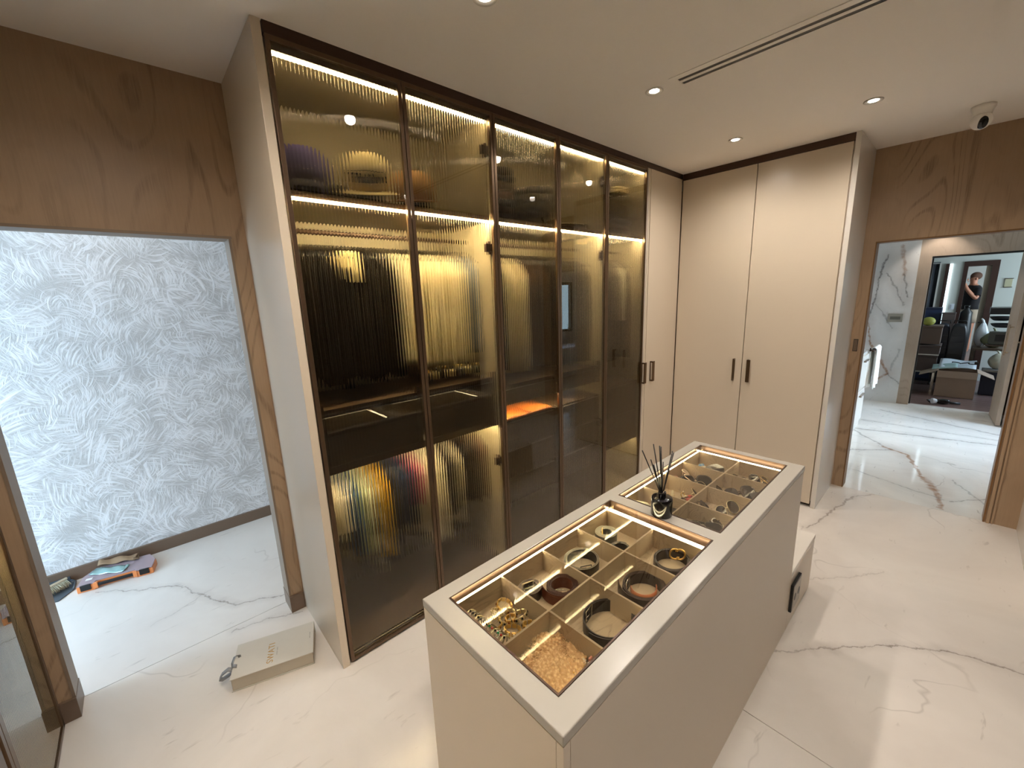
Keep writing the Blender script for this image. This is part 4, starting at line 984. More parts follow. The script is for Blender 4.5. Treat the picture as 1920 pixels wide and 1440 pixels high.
glasses('silver-temple sunglasses on a black case, nearest right cell of the far tray', (.975, -1.262), -.9, 'silver', (24, 24, 26), .9, True, z=.022, tilt=-1.0)
glasses('white-rimmed small sunglasses beside the silver pair, near rim', (1.030, -1.300), .5, (214, 210, 196), (30, 30, 30), .85, False, z=.010, tilt=-.9)
glasses('tortoise sunglasses half hidden in the second right cell', (1.130, -1.225), .9, (44, 32, 26), (50, 42, 38), 1.0)
glasses('gold rimmed sunglasses in the second right cell of the far tray', (1.195, -1.268), -.2, 'palegold', (40, 36, 32), 1.0, True, tilt=-.4)
glasses('dark aviator sunglasses in the third right cell of the far tray', (1.370, -1.255), -.5, 'bronze_dark', (50, 44, 42), 1.1, True, tilt=-.4)
glasses('small brown sunglasses left of the aviator pair', (1.325, -1.205), .8, (60, 40, 30), (46, 38, 34), .9)
glasses('thin dark sunglasses in the farthest right cell', (1.530, -1.240), -.3, 'bronze_dark', (44, 38, 34), 1.0, True, tilt=-.3)
glasses('gold sunglasses by the rim in the farthest right cell', (1.590, -1.295), .4, 'gold', (60, 50, 40), .8, True, tilt=-.8)
glasses('black sunglasses with silver hinges in the second left cell', (1.372, -1.060), -.8, 'black', (26, 24, 24), 1.0, tilt=-.5)
glasses('black and gold sunglasses below the others in the second left cell', (1.310, -1.105), .1, 'palegold', (24, 22, 22), .9, True, tilt=-.6)
glasses('pink framed sunglasses at the left of the second left cell', (1.345, -.995), 1.0, (220, 152, 130), (222, 160, 140), .9, tilt=-.9)
glasses('cream framed sunglasses standing above the pink pair', (1.395, -1.010), .6, (226, 196, 160), (200, 176, 150), .8, tilt=-.7, z=.012)
# black cases and loose items
def case(name, label, cat, c, sz, col, rz, rough=.3):
    t = thing(name, label, cat, (c[0], c[1], ZC), None, rz, local=True)
    x, y, z = sz
    MB().loft([[(x/2*s_*(abs(cos(a))**.4)*(1 if cos(a) > 0 else -1), y/2*s_*(abs(sin(a))**.4)*(1 if sin(a) > 0 else -1), z*q) for a in [2*pi*k/28 for k in range(28)]] for q, s_ in ((0.02, .90), (.15, 1), (.48, 1.0))]).build('lower_shell', plain('case_%d_%d_%d' % col, srgb(*col), rough), t)
    MB().loft([[(x/2*s_*(abs(cos(a))**.4)*(1 if cos(a) > 0 else -1), y/2*s_*(abs(sin(a))**.4)*(1 if sin(a) > 0 else -1), z*q) for a in [2*pi*k/28 for k in range(28)]] for q, s_ in ((.52, 1.0), (.85, .97), (1.0, .84))]).build('lid', plain('case_%d_%d_%d' % col, srgb(*col), rough), t)
case('sunglasses_case', 'flat black sunglasses case filling the nearest right cell of the far tray', 'case', (.990, -1.255), (.15, .13, .022), (18, 18, 18), .2)
case('sunglasses_case', 'dark grey case beside the aviator sunglasses', 'case', (1.405, -1.31), (.10, .05, .03), (60, 58, 60), .5)
case('sunglasses_case', 'black glossy eyewear case standing in the far left cell', 'case', (1.555, -1.075), (.085, .06, .050), (30, 24, 22), -.4, .15)
case('sunglasses_case', 'long black case lying against the tall one in the far left cell', 'case', (1.545, -1.125), (.12, .04, .030), (34, 28, 26), -1.2, .2)
case('jewellery_box', 'cream round-cornered jewellery box in the cell behind the diffuser bottle', 'box', (.965, -1.005), (.085, .07, .045), (214, 204, 164), .3, .4)
case('jewellery_box', 'second cream jewellery box half hidden behind the diffuser bottle', 'box', (.962, -1.090), (.07, .06, .040), (206, 196, 156), -.2, .4)
case('purse', 'small black purse at the back of the nearest left cell of the far tray', 'purse', (1.045, -1.115), (.05, .06, .03), (26, 20, 20), .2)
# jewellery heap in the cell behind the bottle
t = thing('brooch', 'cream triangular brooch standing in the jewellery heap', 'brooch', (1.19, -1.03, ZC)); mb = MB(); mb.m = Matrix.Translation((1.19, -1.035, ZC)) @ Matrix.Rotation(.5, 4, 'Z')
mb.prism([(-.022, .001), (.022, .001), (.0, .042)], -.004, .004).build('plate', plain('cream_enamel', srgb(226, 214, 176), .3), t); MB().ball((1.188, -1.042, ZC+.018), .006, 8, 5).build('stone', M['palegold'], t)
t = thing('flower_clip', 'red flower hair clip at the right of the jewellery heap', 'hair clip', (1.205, -1.115, ZC))
red = plain('red_silk', srgb(178, 62, 52), .5)
mb = MB()
for k in range(7):
    a = k*.9; mb.ball((1.205+.014*cos(a), -1.115+.014*sin(a), ZC+.022+.004*sin(k*2)), (.013, .010, .007), 8, 5)
mb.build('petals', red, t); MB().ball((1.205, -1.115, ZC+.030), .006, 8, 5).build('centre', plain('dark_red', srgb(110, 30, 30), .5), t); MB().box(1.18, -1.13, ZC+.001, 1.225, -1.10, ZC+.014).build('clip', M['silver'], t)
for i, (x, y, r_, mt, lb) in enumerate([(1.145, -1.00, .014, 'palegold', 'pale ring-shaped earring at the left of the jewellery heap'), (1.160, -1.035, .012, 'palegold', 'pale loop earring in the jewellery heap'), (1.150, -1.075, .013, 'palegold', 'pale loop earring nearest the bottle'), (1.175, -1.095, .016, 'silver', 'silver hoop earring beside the red flower'), (1.22, -1.07, .013, 'gold', 'gold hoop earring behind the red flower')]):
    t = thing('earring', lb, 'earring', (x, y, ZC), 'hoop earrings in the jewellery heap')
    MB().tube([(x+r_*cos(a), y+r_*.5*sin(a), ZC+.017+r_*.8*sin(a)) for a in [2*pi*k/16 for k in range(16)]], .0024, 6, closed=True).build('hoop', M[mt], t)
    MB().ball((x, y, ZC+.034), .0045, 8, 5).build('bead', pearl, t)
t = thing('bracelet', 'brown leather cuff bracelet lying across the jewellery heap', 'bracelet', (1.19, -1.09, ZC))
MB().sheet(lambda u, v: (1.15+.075*u, -1.085-.03*u+.010*v, ZC+.016+.016*sin(pi*u)), 10, 2, .003).build('band', plain('leather_brown2', srgb(96, 48, 34), .4), t)
MB().ball((1.1875, -1.095, ZC+.034), (.007, .006, .003), 8, 4).build('stud', M['palegold'], t)
for i, (x, y, c, lb) in enumerate([(1.600, -.990, (120, 170, 210), 'small blue scarf ring in the farthest left cell'), (1.575, -1.010, (214, 206, 190), 'small white fabric roll beside the blue one'), (1.605, -1.035, (210, 190, 140), 'small gold fabric roll in the farthest left cell')]):
    t = thing('scarf_roll', lb, 'scarf', (x, y, ZC))
    MB().tube([(x-.016, y, ZC+.012), (x, y+.003, ZC+.014), (x+.016, y, ZC+.012)], .011, 10).build('roll', cloth('cloth_%d_%d_%d' % c, srgb(*c)), t)
    MB().tube([(x, y+.003+.0118*cos(a), ZC+.014+.0118*sin(a)) for a in [2*pi*k/12 for k in range(12)]], .001, 4, closed=True).build('band', M['palegold'], t)

# ================================================================== REED DIFFUSER
dx, dy = .884, -1.140
t = thing('reed_diffuser', 'matt black reed diffuser bottle with black sticks standing on the island', 'diffuser', (dx, dy, IH))
bz = IH+.0012
MB().lathe([(.001, 0), (.036, .0005), (.0385, .004), (.0385, .066), (.0365, .0715), (.016, .0735), (.001, .0735)], (dx, dy, bz), 40).build('bottle', plain('black_glass_bottle', srgb(10, 9, 9), .16), t)
MB().lathe([(.001, .072), (.0135, .0725), (.0135, .088), (.0145, .0885), (.0145, .0935), (.0075, .0945), (.007, .080)], (dx, dy, bz), 28).build('collar', M['black_gloss'], t)
tips = [(-.101, .195), (-.070, .168), (-.046, .149), (-.019, .197), (-.007, .193), (.006, .188), (.066, .130), (.102, .158), (.116, .150), (.140, .138)]
for i, (ex_, ez_) in enumerate(tips):
    k = (-.3+.06*i); tip = Vector((.883+ex_*.92+.0, -1.12+.02*cos(i*2), 0)); 
    MB().cyl((dx-.3*ex_*.08, dy, IH+.070), (dx+ex_*.95-.002, dy+.020+.012*cos(i*2.1), IH+.002+ez_*1.42), .0022, 6).build('reed', M['black'], t)

# ================================================================== BOOK ON THE FLOOR
bk = thing('album_box', 'thick grey-white album box with gold lettering lying on the marble floor', 'book', (-.423, .244, 0), rot=math.atan2(-.108, .332), local=True)
BL, BW, BHt = .349, .222, .068
cov = plain('grey_linen_cover', srgb(196, 190, 178), .75, bumps=.1); pg = plain('page_block', srgb(182, 174, 158), .8)
B(.004, .004, .004, BL-.004, BW-.004, BHt-.004).build('page_block', pg, bk, bevel=.002)
B(0, 0, BHt-.004, BL, BW, BHt).build('cover', cov, bk, bevel=.0012); B(0, 0, 0.0005, BL, BW, .004).build('back_cover', cov, bk, bevel=.0012); B(.0, BW-.004, .004, BL, BW, BHt-.004).build('spine', cov, bk)
def text_part(body, size, mat, parent, mx, ext=.0004, name='lettering', spacing=1.0, off=0, font=None):
    cu = bpy.data.curves.new(name, 'FONT'); cu.body = body; cu.size = size; cu.extrude = ext; cu.align_x = 'CENTER'; cu.align_y = 'CENTER'; cu.space_character = spacing; cu.offset = off
    o = bpy.data.objects.new(name+'_src', cu); COL.objects.link(o); bpy.context.view_layer.update()
    me = bpy.data.meshes.new_from_object(o.evaluated_get(bpy.context.evaluated_depsgraph_get())); bpy.data.objects.remove(o)
    me.transform(mx); me.materials.clear(); me.materials.append(mat); l = bpy.data.objects.new(name, me); COL.objects.link(l); l.parent = parent; WI[l.name] = Matrix.Identity(4); return l
text_part('SWATI', .040, plain('gold_foil_print', srgb(176, 136, 70), .35, metal=.3), bk, Matrix.Translation((.160, .090, BHt+.0004)) @ Matrix.Rotation(pi/2, 4, 'Z'), spacing=1.12)
text_part('COLOR  LENSES', .006, plain('grey_ink', srgb(140, 134, 124), .6), bk, Matrix.Translation((.186, .090, BHt+.0003)) @ Matrix.Rotation(pi/2, 4, 'Z'), .0002, 'small_lettering', 1.2)
mb = MB().box(.330, .105, BHt, .3325, .122, BHt+.0004).box(.330, .126, BHt, .3325, .148, BHt+.0004); mb.build('print_mark', plain('grey_ink', srgb(90, 84, 78), .6), bk)
rb = plain('grey_ribbon', srgb(132, 134, 136), .45)
def ribbon(pts, wv, parent):
    P_ = [Vector(p) for p in pts]
    MB().sheet(lambda u, v: P_[min(int(u*(len(P_)-1)+.001), len(P_)-1)]+Vector(wv)*(v-.5), len(P_)-1, 1, .0008).build('ribbon', rb, parent)
ribbon([(.0, .060, .072), (-.014, .062, .078), (-.040, .060, .064), (-.052, .058, .046), (-.040, .060, .038), (-.014, .064, .046), (-.002, .066, .056)], (0, .020, .006), bk)
ribbon([(.018, .075, .0695), (.006, .078, .074), (-.002, .082, .066)], (0, .018, .004), bk)
ribbon([(-.002, .088, .05), (-.006, .110, .066), (.002, .135, .078), (.018, .138, .074), (.022, .128, .070)], (.012, .0, .004), bk)
ribbon([(-.001, .046, .066), (-.004, .046, .04), (-.003, .046, .01)], (.0, .010, 0), bk)

# ================================================================== HALL FLOOR THINGS
tb = thing('parts_organizer', 'orange parts organizer with a clear lid lying against the hall skirting', 'toolbox', (-1.02, 1.752, 0), rot=math.atan2(-.073, .36), local=True)
org = plain('orange_plastic', srgb(226, 136, 76), .35); W_, Dp, Hh = .375, .20, .058
def roundrect(x0, y0, x1, y1, ch): return [(x0+ch, y0), (x1-ch, y0), (x1, y0+ch), (x1, y1-ch), (x1-ch, y1), (x0+ch, y1), (x0, y1-ch), (x0, y0+ch)]
base = [(0, 0), (.085, 0), (.085, .022), (.285, .022), (.285, 0), (W_, 0), (W_, .11), (W_-.045, Dp), (.045, Dp), (0, .11)]
MB().prism(base, .001, .042, 'z').build('base_tray', org, tb, bevel=.003)
MB().prism([(a*.985+.003, b_*.985+.002) for a, b_ in base], .0425, .0505, 'z').build('clear_lid', frosted('clear_purple_plastic', srgb(186, 170, 176), .45), tb, bevel=.003)
sm = MB(); rnd = random.Random(5)
for i in range(5): sm.box(.06+i*.06, .03, .042, .063+i*.06, .17, .0498)
sm.box(.05, .09, .042, W_-.05, .093, .0498); o = sm.build('compartment_walls', plain('greyish_purple_plastic', srgb(150, 130, 136), .3), tb); o['kind'] = 'stuff'
for x in (.018, .305): B(x, -.006, .012, x+.050, .006, .050).build('latch', M['black'], tb, bevel=.002)
for x in (.078, .272): B(x, -.004, .008, x+.022, .012, .048).build('lid_lug', org, tb, bevel=.002)
B(.098, -.002, .018, .274, .012, .038).build('carry_handle', M['black'], tb, bevel=.004)
B(.03, .05, .0502, .062, .075, .0512).build('label_sticker', plain('white_card', srgb(220, 216, 208), .6), tb)
t = thing('foil_packet', 'shiny pale blue-green foil packet lying on the orange organizer', 'packet', (-.90, 1.83, .052))
foil = plain('pale_blue_foil', srgb(168, 206, 204), .22, metal=.5, vary=.25, nscale=40)
MB().sheet(lambda u, v: (-.965+.17*u+.03*v, 1.865-.115*u+.075*v-.01, .0545+.010*sin(pi*u)*sin(pi*v)+.003*sin(14*u+5*v)), 16, 10, .002).build('packet', foil, t)
MB().sheet(lambda u, v: (-.808+.012*u+.03*v, 1.758-.009*u+.075*v-.01, .0585+.002*sin(9*v)), 2, 8, .001).build('sealed_edge', foil, t)
t = thing('kraft_bag', 'crumpled brown paper bag behind the foil packet', 'bag', (-.84, 1.90, .052))
MB().sheet(lambda u, v: (-.925+.19*u+.02*v, 1.915-.065*u+.075*v, .072+.014*sin(pi*v)+.006*sin(11*u+3*v)-.012*u), 14, 8, .002).build('paper', plain('kraft_paper', srgb(150, 122, 92), .8, vary=.2), t)
MB().sheet(lambda u, v: (-.745+.03*u, 1.845+.05*v-.01*u, .064+.012*sin(7*v)*(1-u)), 4, 8, .002).build('folded_end', plain('kraft_paper_dark', srgb(112, 88, 62), .8), t)
dp = thing('dustpan', 'dark grey dustpan lying on the hall floor beside the oak jamb', 'dustpan', (-1.15, 1.86, 0))
dg = plain('dark_grey_plastic', srgb(74, 82, 88), .45)
MB().prism([(-1.235, 1.76), (-1.10, 1.745), (-1.040, 1.83), (-1.035, 1.915), (-1.06, 1.950), (-1.235, 1.955)], .001, .006, 'z').build('pan', dg, dp)
mb = MB().box(-1.235, 1.945, .006, -1.060, 1.955, .045).tube([(-1.06, 1.95, .02), (-1.037, 1.915, .018), (-1.041, 1.83, .008)], .006, 6); mb.build('pan_rim', dg, dp)
MB().tube([(-1.235, 1.86, .02), (-1.32, 1.87, .03), (-1.42, 1.88, .03)], .012, 8).build('pan_handle', dg, dp)
br = thing('hand_brush', 'pale bristled hand brush resting in the dustpan', 'brush', (-1.13, 1.87, .01))
mb = MB(); mb.m = Matrix.Translation((-1.135, 1.878, .052)) @ Matrix.Rotation(radians(32), 4, 'Z') @ Matrix.Rotation(radians(-50), 4, 'X')
mb.box(-.10, -.014, -.008, .075, .014, .008); mb.build('brush_back', plain('pale_wood', srgb(190, 176, 150), .5), br, bevel=.003)
bb_ = MB(); rnd = random.Random(2)
for i in range(26):
    for j in range(4):
        x = -.095+i*.0064; y = -.010+j*.0066; bb_.m = mb.m
        bb_.cyl((x, y, -.008), (x+rnd.uniform(-.004, .004), y*1.8+rnd.uniform(-.003, .003), -.052), .0026, 4, .0018)
o = bb_.build('bristles', plain('pale_bristles', srgb(176, 168, 142), .8), br); o['kind'] = 'stuff'

# ================================================================== BATHROOM
t = thing('wall_plate', 'beige rectangular control plate on the marble wall of the bathroom', 'switch', (BX, -1.14, 1.24))
B(BX-.012, -1.235, 1.195, BX-.001, -1.075, 1.315).build('plate', plain('beige_plate', srgb(150, 146, 134), .4), t, bevel=.002)
B(BX-.016, -1.212, 1.232, BX-.012, -1.10, 1.275).build('display', plain('grey_plate2', srgb(104, 102, 94), .3), t)
t = thing('vanity_unit', 'pale vanity cabinet just inside the bathroom, left of the doorway view', 'cabinet', (5.3, -.85, 0))
B(4.45, -1.09, .0, 6.1, -.60, .94).build('body', M['lacquer_white'], t, bevel=.003)
B(4.44, -1.10, .942, 6.11, -.59, .965).build('top', M['bath_wall'], t, bevel=.002)
for i in range(3):
    for j in range(2):
        f_ = B(4.46+i*.55, -1.108, .10+j*.42, 4.995+i*.55, -1.0905, .505+j*.42).build('drawer', M['lacquer_white'], t, bevel=.002)
        B(4.60+i*.55, -1.130, .44+j*.42, 4.85+i*.55, -1.1085, .452+j*.42).build('handle', M['rose_metal'], f_)
t = thing('towel_rail', 'dark bronze towel bar on the end of the vanity cabinet', 'rail', (6.3, -1.12, .98))
MB().box(5.95, -1.155, .955, 6.45, -1.135, .975).box(6.02, -1.14, .955, 6.04, -1.11, .975).build('bar', M['bronze_dark'], t)
MB().box(6.02, -1.12, .95, 6.05, -1.108, .99).build('bracket', M['bronze_dark'], t)
t = thing('towel', 'white towel hanging over the bronze bar in the bathroom', 'towel', (6.3, -1.12, .6))
def tw_(u, v):
    s = u*2-1; x = 6.06+.37*v
    zz = .985-abs(s)**1.6*.50 if abs(s) > .12 else .985-.006*abs(s)/.12
    return (x+.004*sin(9*s), -1.145+.022*(1 if s > 0 else -1)*min(1, abs(s)*8)+.010*sin(v*14+s*2)*abs(s), zz+.015*sin(v*9)*abs(s)**3)
MB().sheet(tw_, 30, 16, .010).build('terry_cloth', cloth('cloth_236_234_228', srgb(236, 234, 228)), t)
MB().sheet(lambda u, v: Vector(tw_(.955+.03*u, v))+Vector((0, .004, 0)), 3, 16, .012).build('border', cloth('cloth_220_218_212', srgb(220, 218, 212)), t)
# dresser under the bathroom window (seen reflected in the glass)
t = thing('dresser', 'white dresser with wide drawers under the bathroom window, seen reflected in the glass door', 'dresser', (6.2, -3.9, 0))
B(5.3, -4.19, .04, 6.98, -3.72, .64).build('body', M['lacquer_white'], t, bevel=.003); B(5.28, -4.195, .642, 7.0, -3.70, .67).build('top', plain('white_card', srgb(220, 216, 208), .6), t, bevel=.003)
for i in range(3): B(5.32, -3.719, .06+i*.195, 6.96, -3.70, .235+i*.195).build('drawer', M['lacquer_white'], t, bevel=.003)
t = thing('potted_plant', 'small potted plant on the bathroom window sill, seen reflected', 'plant', (6.75, -4.1, .95))
MB().lathe([(.001, 0), (.04, .001), (.055, .09), (.05, .09), (.045, .07)], (6.75, -4.13, .951), 16).build('pot', M['black'], t)
for k in range(9):
    a = k*.7; MB().sheet(lambda u, v: (6.75+.10*u*cos(a)+.02*(v-.5)*sin(a), -4.13+.05*u*sin(a)+.02*(v-.5)*cos(a), 1.03+.12*u-.05*u*u), 6, 2, .001).build('leaf', plain('leaf_green', srgb(60, 84, 54), .5), t)
# portal downlights in the bathroom
for i, (x, y) in enumerate([(7.45, -1.52), (5.6, -1.75), (4.7, -1.75), (5.6, -2.7)]):
    t = thing('downlight', 'recessed downlight in the bathroom ceiling'+(' above the oak portal' if i == 0 else ' outside the view'), 'light', (x, y, 2.6), 'bathroom downlights')
    MB().lathe([(.030, -.0005), (.044, -.0005), (.043, -.006), (.030, -.002)], (x, y, 2.6), 24).build('trim_ring', plain('white_trim', srgb(205, 198, 188), .4), t)
    MB().lathe([(.0005, -.004), (.028, -.003), (.028, -.0008)], (x, y, 2.6), 20).build('lens', M['lens'], t)
    lamp('SPOT', 'bathroom_beam', (x, y, 2.588), 20 if i == 0 else 19, NEUT, spot_size=radians(95), spot_blend=.5, shadow_soft_size=.03)
# open oak door leaf at the portal
t = thing('open_door_leaf', 'half open greyed oak door with a bar handle at the right of the bathroom portal', 'door', (7.3, -2.22, 0))
dl = MB(); dl.m = Matrix.Translation((7.64, -2.235, 0)) @ Matrix.Rotation(radians(183.5), 4, 'Z'); dl.box(0, -.02, .01, .60, .02, 2.06); leaf = dl.build('leaf', M['wood_grey'], t, bevel=.002)
e2 = MB(); e2.m = dl.m; e2.box(.600, -.019, .012, .603, .019, 2.058); e2.build('edge_strip', M['wood_grey'], t)
hd = MB(); hd.m = dl.m; hd.box(.50, -.065, .86, .515, -.05, 1.22); hd.box(.50, -.055, .88, .515, -.02, .90); hd.box(.50, -.055, 1.18, .515, -.02, 1.20); hd.build('bar_handle', M['chrome'], leaf)
t = thing('glass_screen', 'narrow dark framed glass screen behind the right jamb of the bathroom doorway', 'screen', (7.3, -2.34, 0))
MB().box(7.02, -2.345, .05, 7.6, -2.335, 2.0).build('pane', plain('dark_glass', srgb(20, 24, 30), .05), t)
frame_mb(6.99, 7.63, 0, 2.03, -2.355, -2.325, .03).build('frame', M['bronze_dark'], t)
t = thing('hanging_towel', 'small pale towel hanging from a hook on the dark glass screen', 'towel', (7.2, -2.3, .9))
MB().sheet(lambda u, v: (7.13+.12*v+.01*sin(6*u), -2.300+.012*sin(v*12), 1.0-.26*u), 8, 10, .008).build('terry_cloth', cloth('cloth_206_204_198', srgb(206, 204, 198)), t)
MB().box(7.18, -2.325, .99, 7.20, -2.285, 1.02).build('hook', M['chrome'], t)

# ================================================================== FAR ROOM WITH BOXES
kraft = plain('cardboard', srgb(166, 144, 126), .8, vary=.12); kraftd = plain('cardboard_dark', srgb(96, 82, 78), .8, vary=.12)
def open_box(label, x0, y0, x1, y1, z0, z1, mat, flaps, tt=.006):
    t = thing('cardboard_box', label, 'box', ((x0+x1)/2, (y0+y1)/2, z0))
    mb = MB().box(x0, y0, z0+.001, x0+tt, y1, z1).box(x1-tt, y0, z0+.001, x1, y1, z1).box(x0+tt, y0, z0+.001, x1-tt, y0+tt, z1).box(x0+tt, y1-tt, z0+.001, x1-tt, y1, z1).box(x0+tt, y0+tt, z0+.001, x1-tt, y1-tt, z0+tt)
    mb.build('walls', mat, t)
    for side, out, dz in flaps:
        if side == '-x': q = [(x0, y0, z1), (x0, y1, z1), (x0-out, y1, z1+dz), (x0-out, y0, z1+dz)]
        if side == '-y': q = [(x0, y0, z1), (x1, y0, z1), (x1, y0-out, z1+dz), (x0, y0-out, z1+dz)]
        if side == '+y': q = [(x1, y1, z1), (x0, y1, z1), (x0, y1+out, z1+dz), (x1, y1+out, z1+dz)]
        n = (Vector(q[1])-Vector(q[0])).cross(Vector(q[2])-Vector(q[0])).normalized()*.005
        MB().add(q+[tuple(Vector(p)+n) for p in q], [(0, 1, 2, 3), (7, 6, 5, 4), (0, 4, 5, 1), (1, 5, 6, 2), (2, 6, 7, 3), (3, 7, 4, 0)]).build('flap', mat, t)
    return t
open_box('large open brown cardboard box on the dark wood floor of the far room', 8.60, -2.08, 9.02, -1.66, 0, .40, kraft, [('-x', .03, -.10), ('+y', .20, -.09), ('-y', .17, -.08)])
t = thing('paper_sheets', 'white and pale blue papers piled on top of the large open box', 'paper', (9.0, -1.88, .40))
wpap = plain('bluish_paper', srgb(206, 216, 226), .5, vary=.1)
MB().sheet(lambda u, v: (8.86+.36*u, -2.06+.40*v, .415+.09*u+.012*sin(6*v+3*u)), 10, 10, .003).build('sheet', wpap, t)
MB().sheet(lambda u, v: (8.82+.20*u, -1.86+.27*v, .43+.05*u-.05*v+.01*sin(9*u)), 8, 8, .003).build('sheet', plain('pale_teal_paper', srgb(176, 204, 206), .5), t)
t = thing('cable', 'black cable coiled loosely on the white papers in the open box', 'cable', (9.0, -1.9, .47))
MB().tube([(8.86+.02*cos(i), -1.80-.018*i+.02*sin(i*1.3), .500+.012*sin(i*.9)) for i in range(14)], .007, 6).build('wire', M['black'], t)
MB().box(8.83, -2.07, .49, 8.88, -2.03, .53).build('plug', M['black'], t)
stk = [('lowest dark box of the stack left of the suitcases', 9.06, 9.48, -1.62, -1.36, .305, .565, kraftd), ('middle dark box of the stack, with a pale strip on its lid', 9.04, 9.48, -1.635, -1.34, .585, .735, kraftd), ('brown open box of the stack under the melon', 9.05, 9.46, -1.62, -1.335, .755, 1.045, plain('cardboard_brown', srgb(112, 94, 84), .8))]
b0 = thing('low_table', 'low pale table carrying the stack of dark boxes', 'table', (9.28, -1.5, 0))
B(9.04, -1.63, .285, 9.53, -1.34, .304).build('table_top', plain('pale_board', srgb(180, 178, 170), .5), b0)
for x in (9.06, 9.49):
    for y in (-1.62, -1.38): B(x, y, 0, x+.025, y+.025, .284).build('leg', M['silver'], b0)
for lab, x0, x1, y0, y1, z0, z1, mt in stk:
    t = thing('storage_box', lab, 'box', ((x0+x1)/2, (y0+y1)/2, z0), 'stacked boxes left of the suitcases')
    B(x0, y0, z0, x1, y1, z1-.03).build('box_body', mt, t, bevel=.004); B(x0-.006, y0-.006, z1-.028, x1+.006, y1+.006, z1).build('lid', mt, t, bevel=.003)
    if 'middle' in lab: B(x0-.008, y0, z0-.012, x0-.001, y1, z0+.006).build('pale_strip', plain('white_card', srgb(220, 216, 208), .6), t)
t = thing('melon', 'yellow-green melon resting on top of the stacked boxes', 'melon', (9.18, -1.46, 1.046))
MB().ball((9.13, -1.45, 1.046+.070), (.075, .080, .070), 24, 14).build('fruit', plain('melon_skin', srgb(186, 188, 88), .5, vary=.25, nscale=40), t); MB().cyl((9.13, -1.45, 1.113), (9.125, -1.45, 1.130), .006, 8).build('stem', plain('stem_brown', srgb(110, 90, 50), .7), t)
def suitcase(label, x, y, w_, h_, d_, col, z0=0):
    t = thing('suitcase', label, 'suitcase', (x, y, z0))
    c = plain('suitcase_%d' % col[0], srgb(*col), .35)
    s = MB()
    s.loft([[(x-d_/2*q, y+w_/2*q2*(abs(cos(a))**.45)*(1 if cos(a) > 0 else -1), z0+.05+(h_-.05)/2+(h_-.05)/2*q2*(abs(sin(a))**.45)*(1 if sin(a) > 0 else -1)) for a in [2*pi*k/32 for k in range(32)]] for q, q2 in ((1, .90), (.9, 1), (-.9, 1), (-1, .90))]).build('shell', c, t)
    for k in range(8): MB().box(x-d_/2-.006, y-w_*.40, z0+.14+k*(h_-.25)/8, x-d_/2+.002, y+w_*.40, z0+.14+k*(h_-.25)/8+.018).build('rib', c, t)
    MB().tube([(x, y-.07, z0+h_), (x, y-.07, z0+h_+.045), (x, y+.07, z0+h_+.045), (x, y+.07, z0+h_)], .009, 6).build('handle', M['black'], t)
    for sx in (-1, 1):
        for sy in (-1, 1): MB().cyl((x+sx*d_*.33, y+sy*w_*.38-.012, z0+.025), (x+sx*d_*.33, y+sy*w_*.38+.012, z0+.025), .025, 12).build('wheel', M['black'], t)
suitcase('dark navy ribbed suitcase standing left of the charcoal one', 9.62, -1.623, .160, 1.055, .20, (26, 30, 42))
suitcase('charcoal ribbed suitcase standing right of the navy one', 9.60, -1.804, .190, 1.055, .22, (34, 36, 40))
t = thing('black_bottle', 'tall black bottle-shaped bag standing behind the suitcases', 'bag', (9.97, -1.85, 0))
MB().lathe([(.001, .001), (.08, .002), (.09, .9), (.075, 1.16), (.075, 1.22), (.03, 1.28), (.03, 1.32), (.001, 1.325)], (9.97, -1.85, 0), 20).build('body', M['black'], t); MB().lathe([(.034, 1.30), (.034, 1.335), (.001, 1.337)], (9.97, -1.85, 0), 14).build('cap', M['black_gloss'], t)
def sack(label, x, y, z, r, col, seed, tr=False):
    t = thing('plastic_bag', label, 'bag', (x, y, z))
    o_ = MB(); n = 22; k = 12; rings = []
    for i in range(k+1):
        v_ = i/k; r_ = sin(pi*min(.97, v_*.93+.05))**.6
        rings.append([(x+r[0]*r_*cos(2*pi*j/n)*(1+.25*noise.noise(Vector((cos(2*pi*j/n)*2, sin(2*pi*j/n)*2, v_*3+seed)))), y+r[1]*r_*sin(2*pi*j/n)*(1+.25*noise.noise(Vector((sin(2*pi*j/n)*2, v_*3, seed+cos(2*pi*j/n)*2)))), z+.002+r[2]*2*v_) for j in range(n)])
    o_.loft(rings).build('film', plain('bagfilm_%d_%d_%d' % col, srgb(*col), .3, vary=.2), t)
    MB().tube([(x, y, z+r[2]*1.95), (x+.01, y+.01, z+r[2]*2.2), (x-.01, y+.03, z+r[2]*2.35)], lambda u: .02-.01*u, 6).build('knot', plain('bagfilm_%d_%d_%d' % col, srgb(*col), .3, vary=.2), t)
shelf_t = thing('side_table', 'dark side table behind the large box carrying the plastic bags', 'table', (9.45, -2.15, 0))
B(9.30, -2.42, .66, 9.75, -1.985, .69).build('table_top', M['dark_wood'], shelf_t)
for x in (9.32, 9.70):
    for y in (-2.40, -2.01): B(x, y, 0, x+.03, y+.03, .659).build('leg', M['dark_wood'], shelf_t)
sack('olive green translucent plastic bag on the dark side table', 9.5, -2.20, .692, (.12, .13, .13), (122, 126, 98), 1)
sack('white crumpled plastic bag left of the olive one', 9.62, -2.06, .692, (.06, .07, .19), (220, 224, 230), 3)
sack('beige plastic bag at the right beside the large box', 9.16, -2.27, .40, (.10, .10, .12), (188, 184, 164), 5)
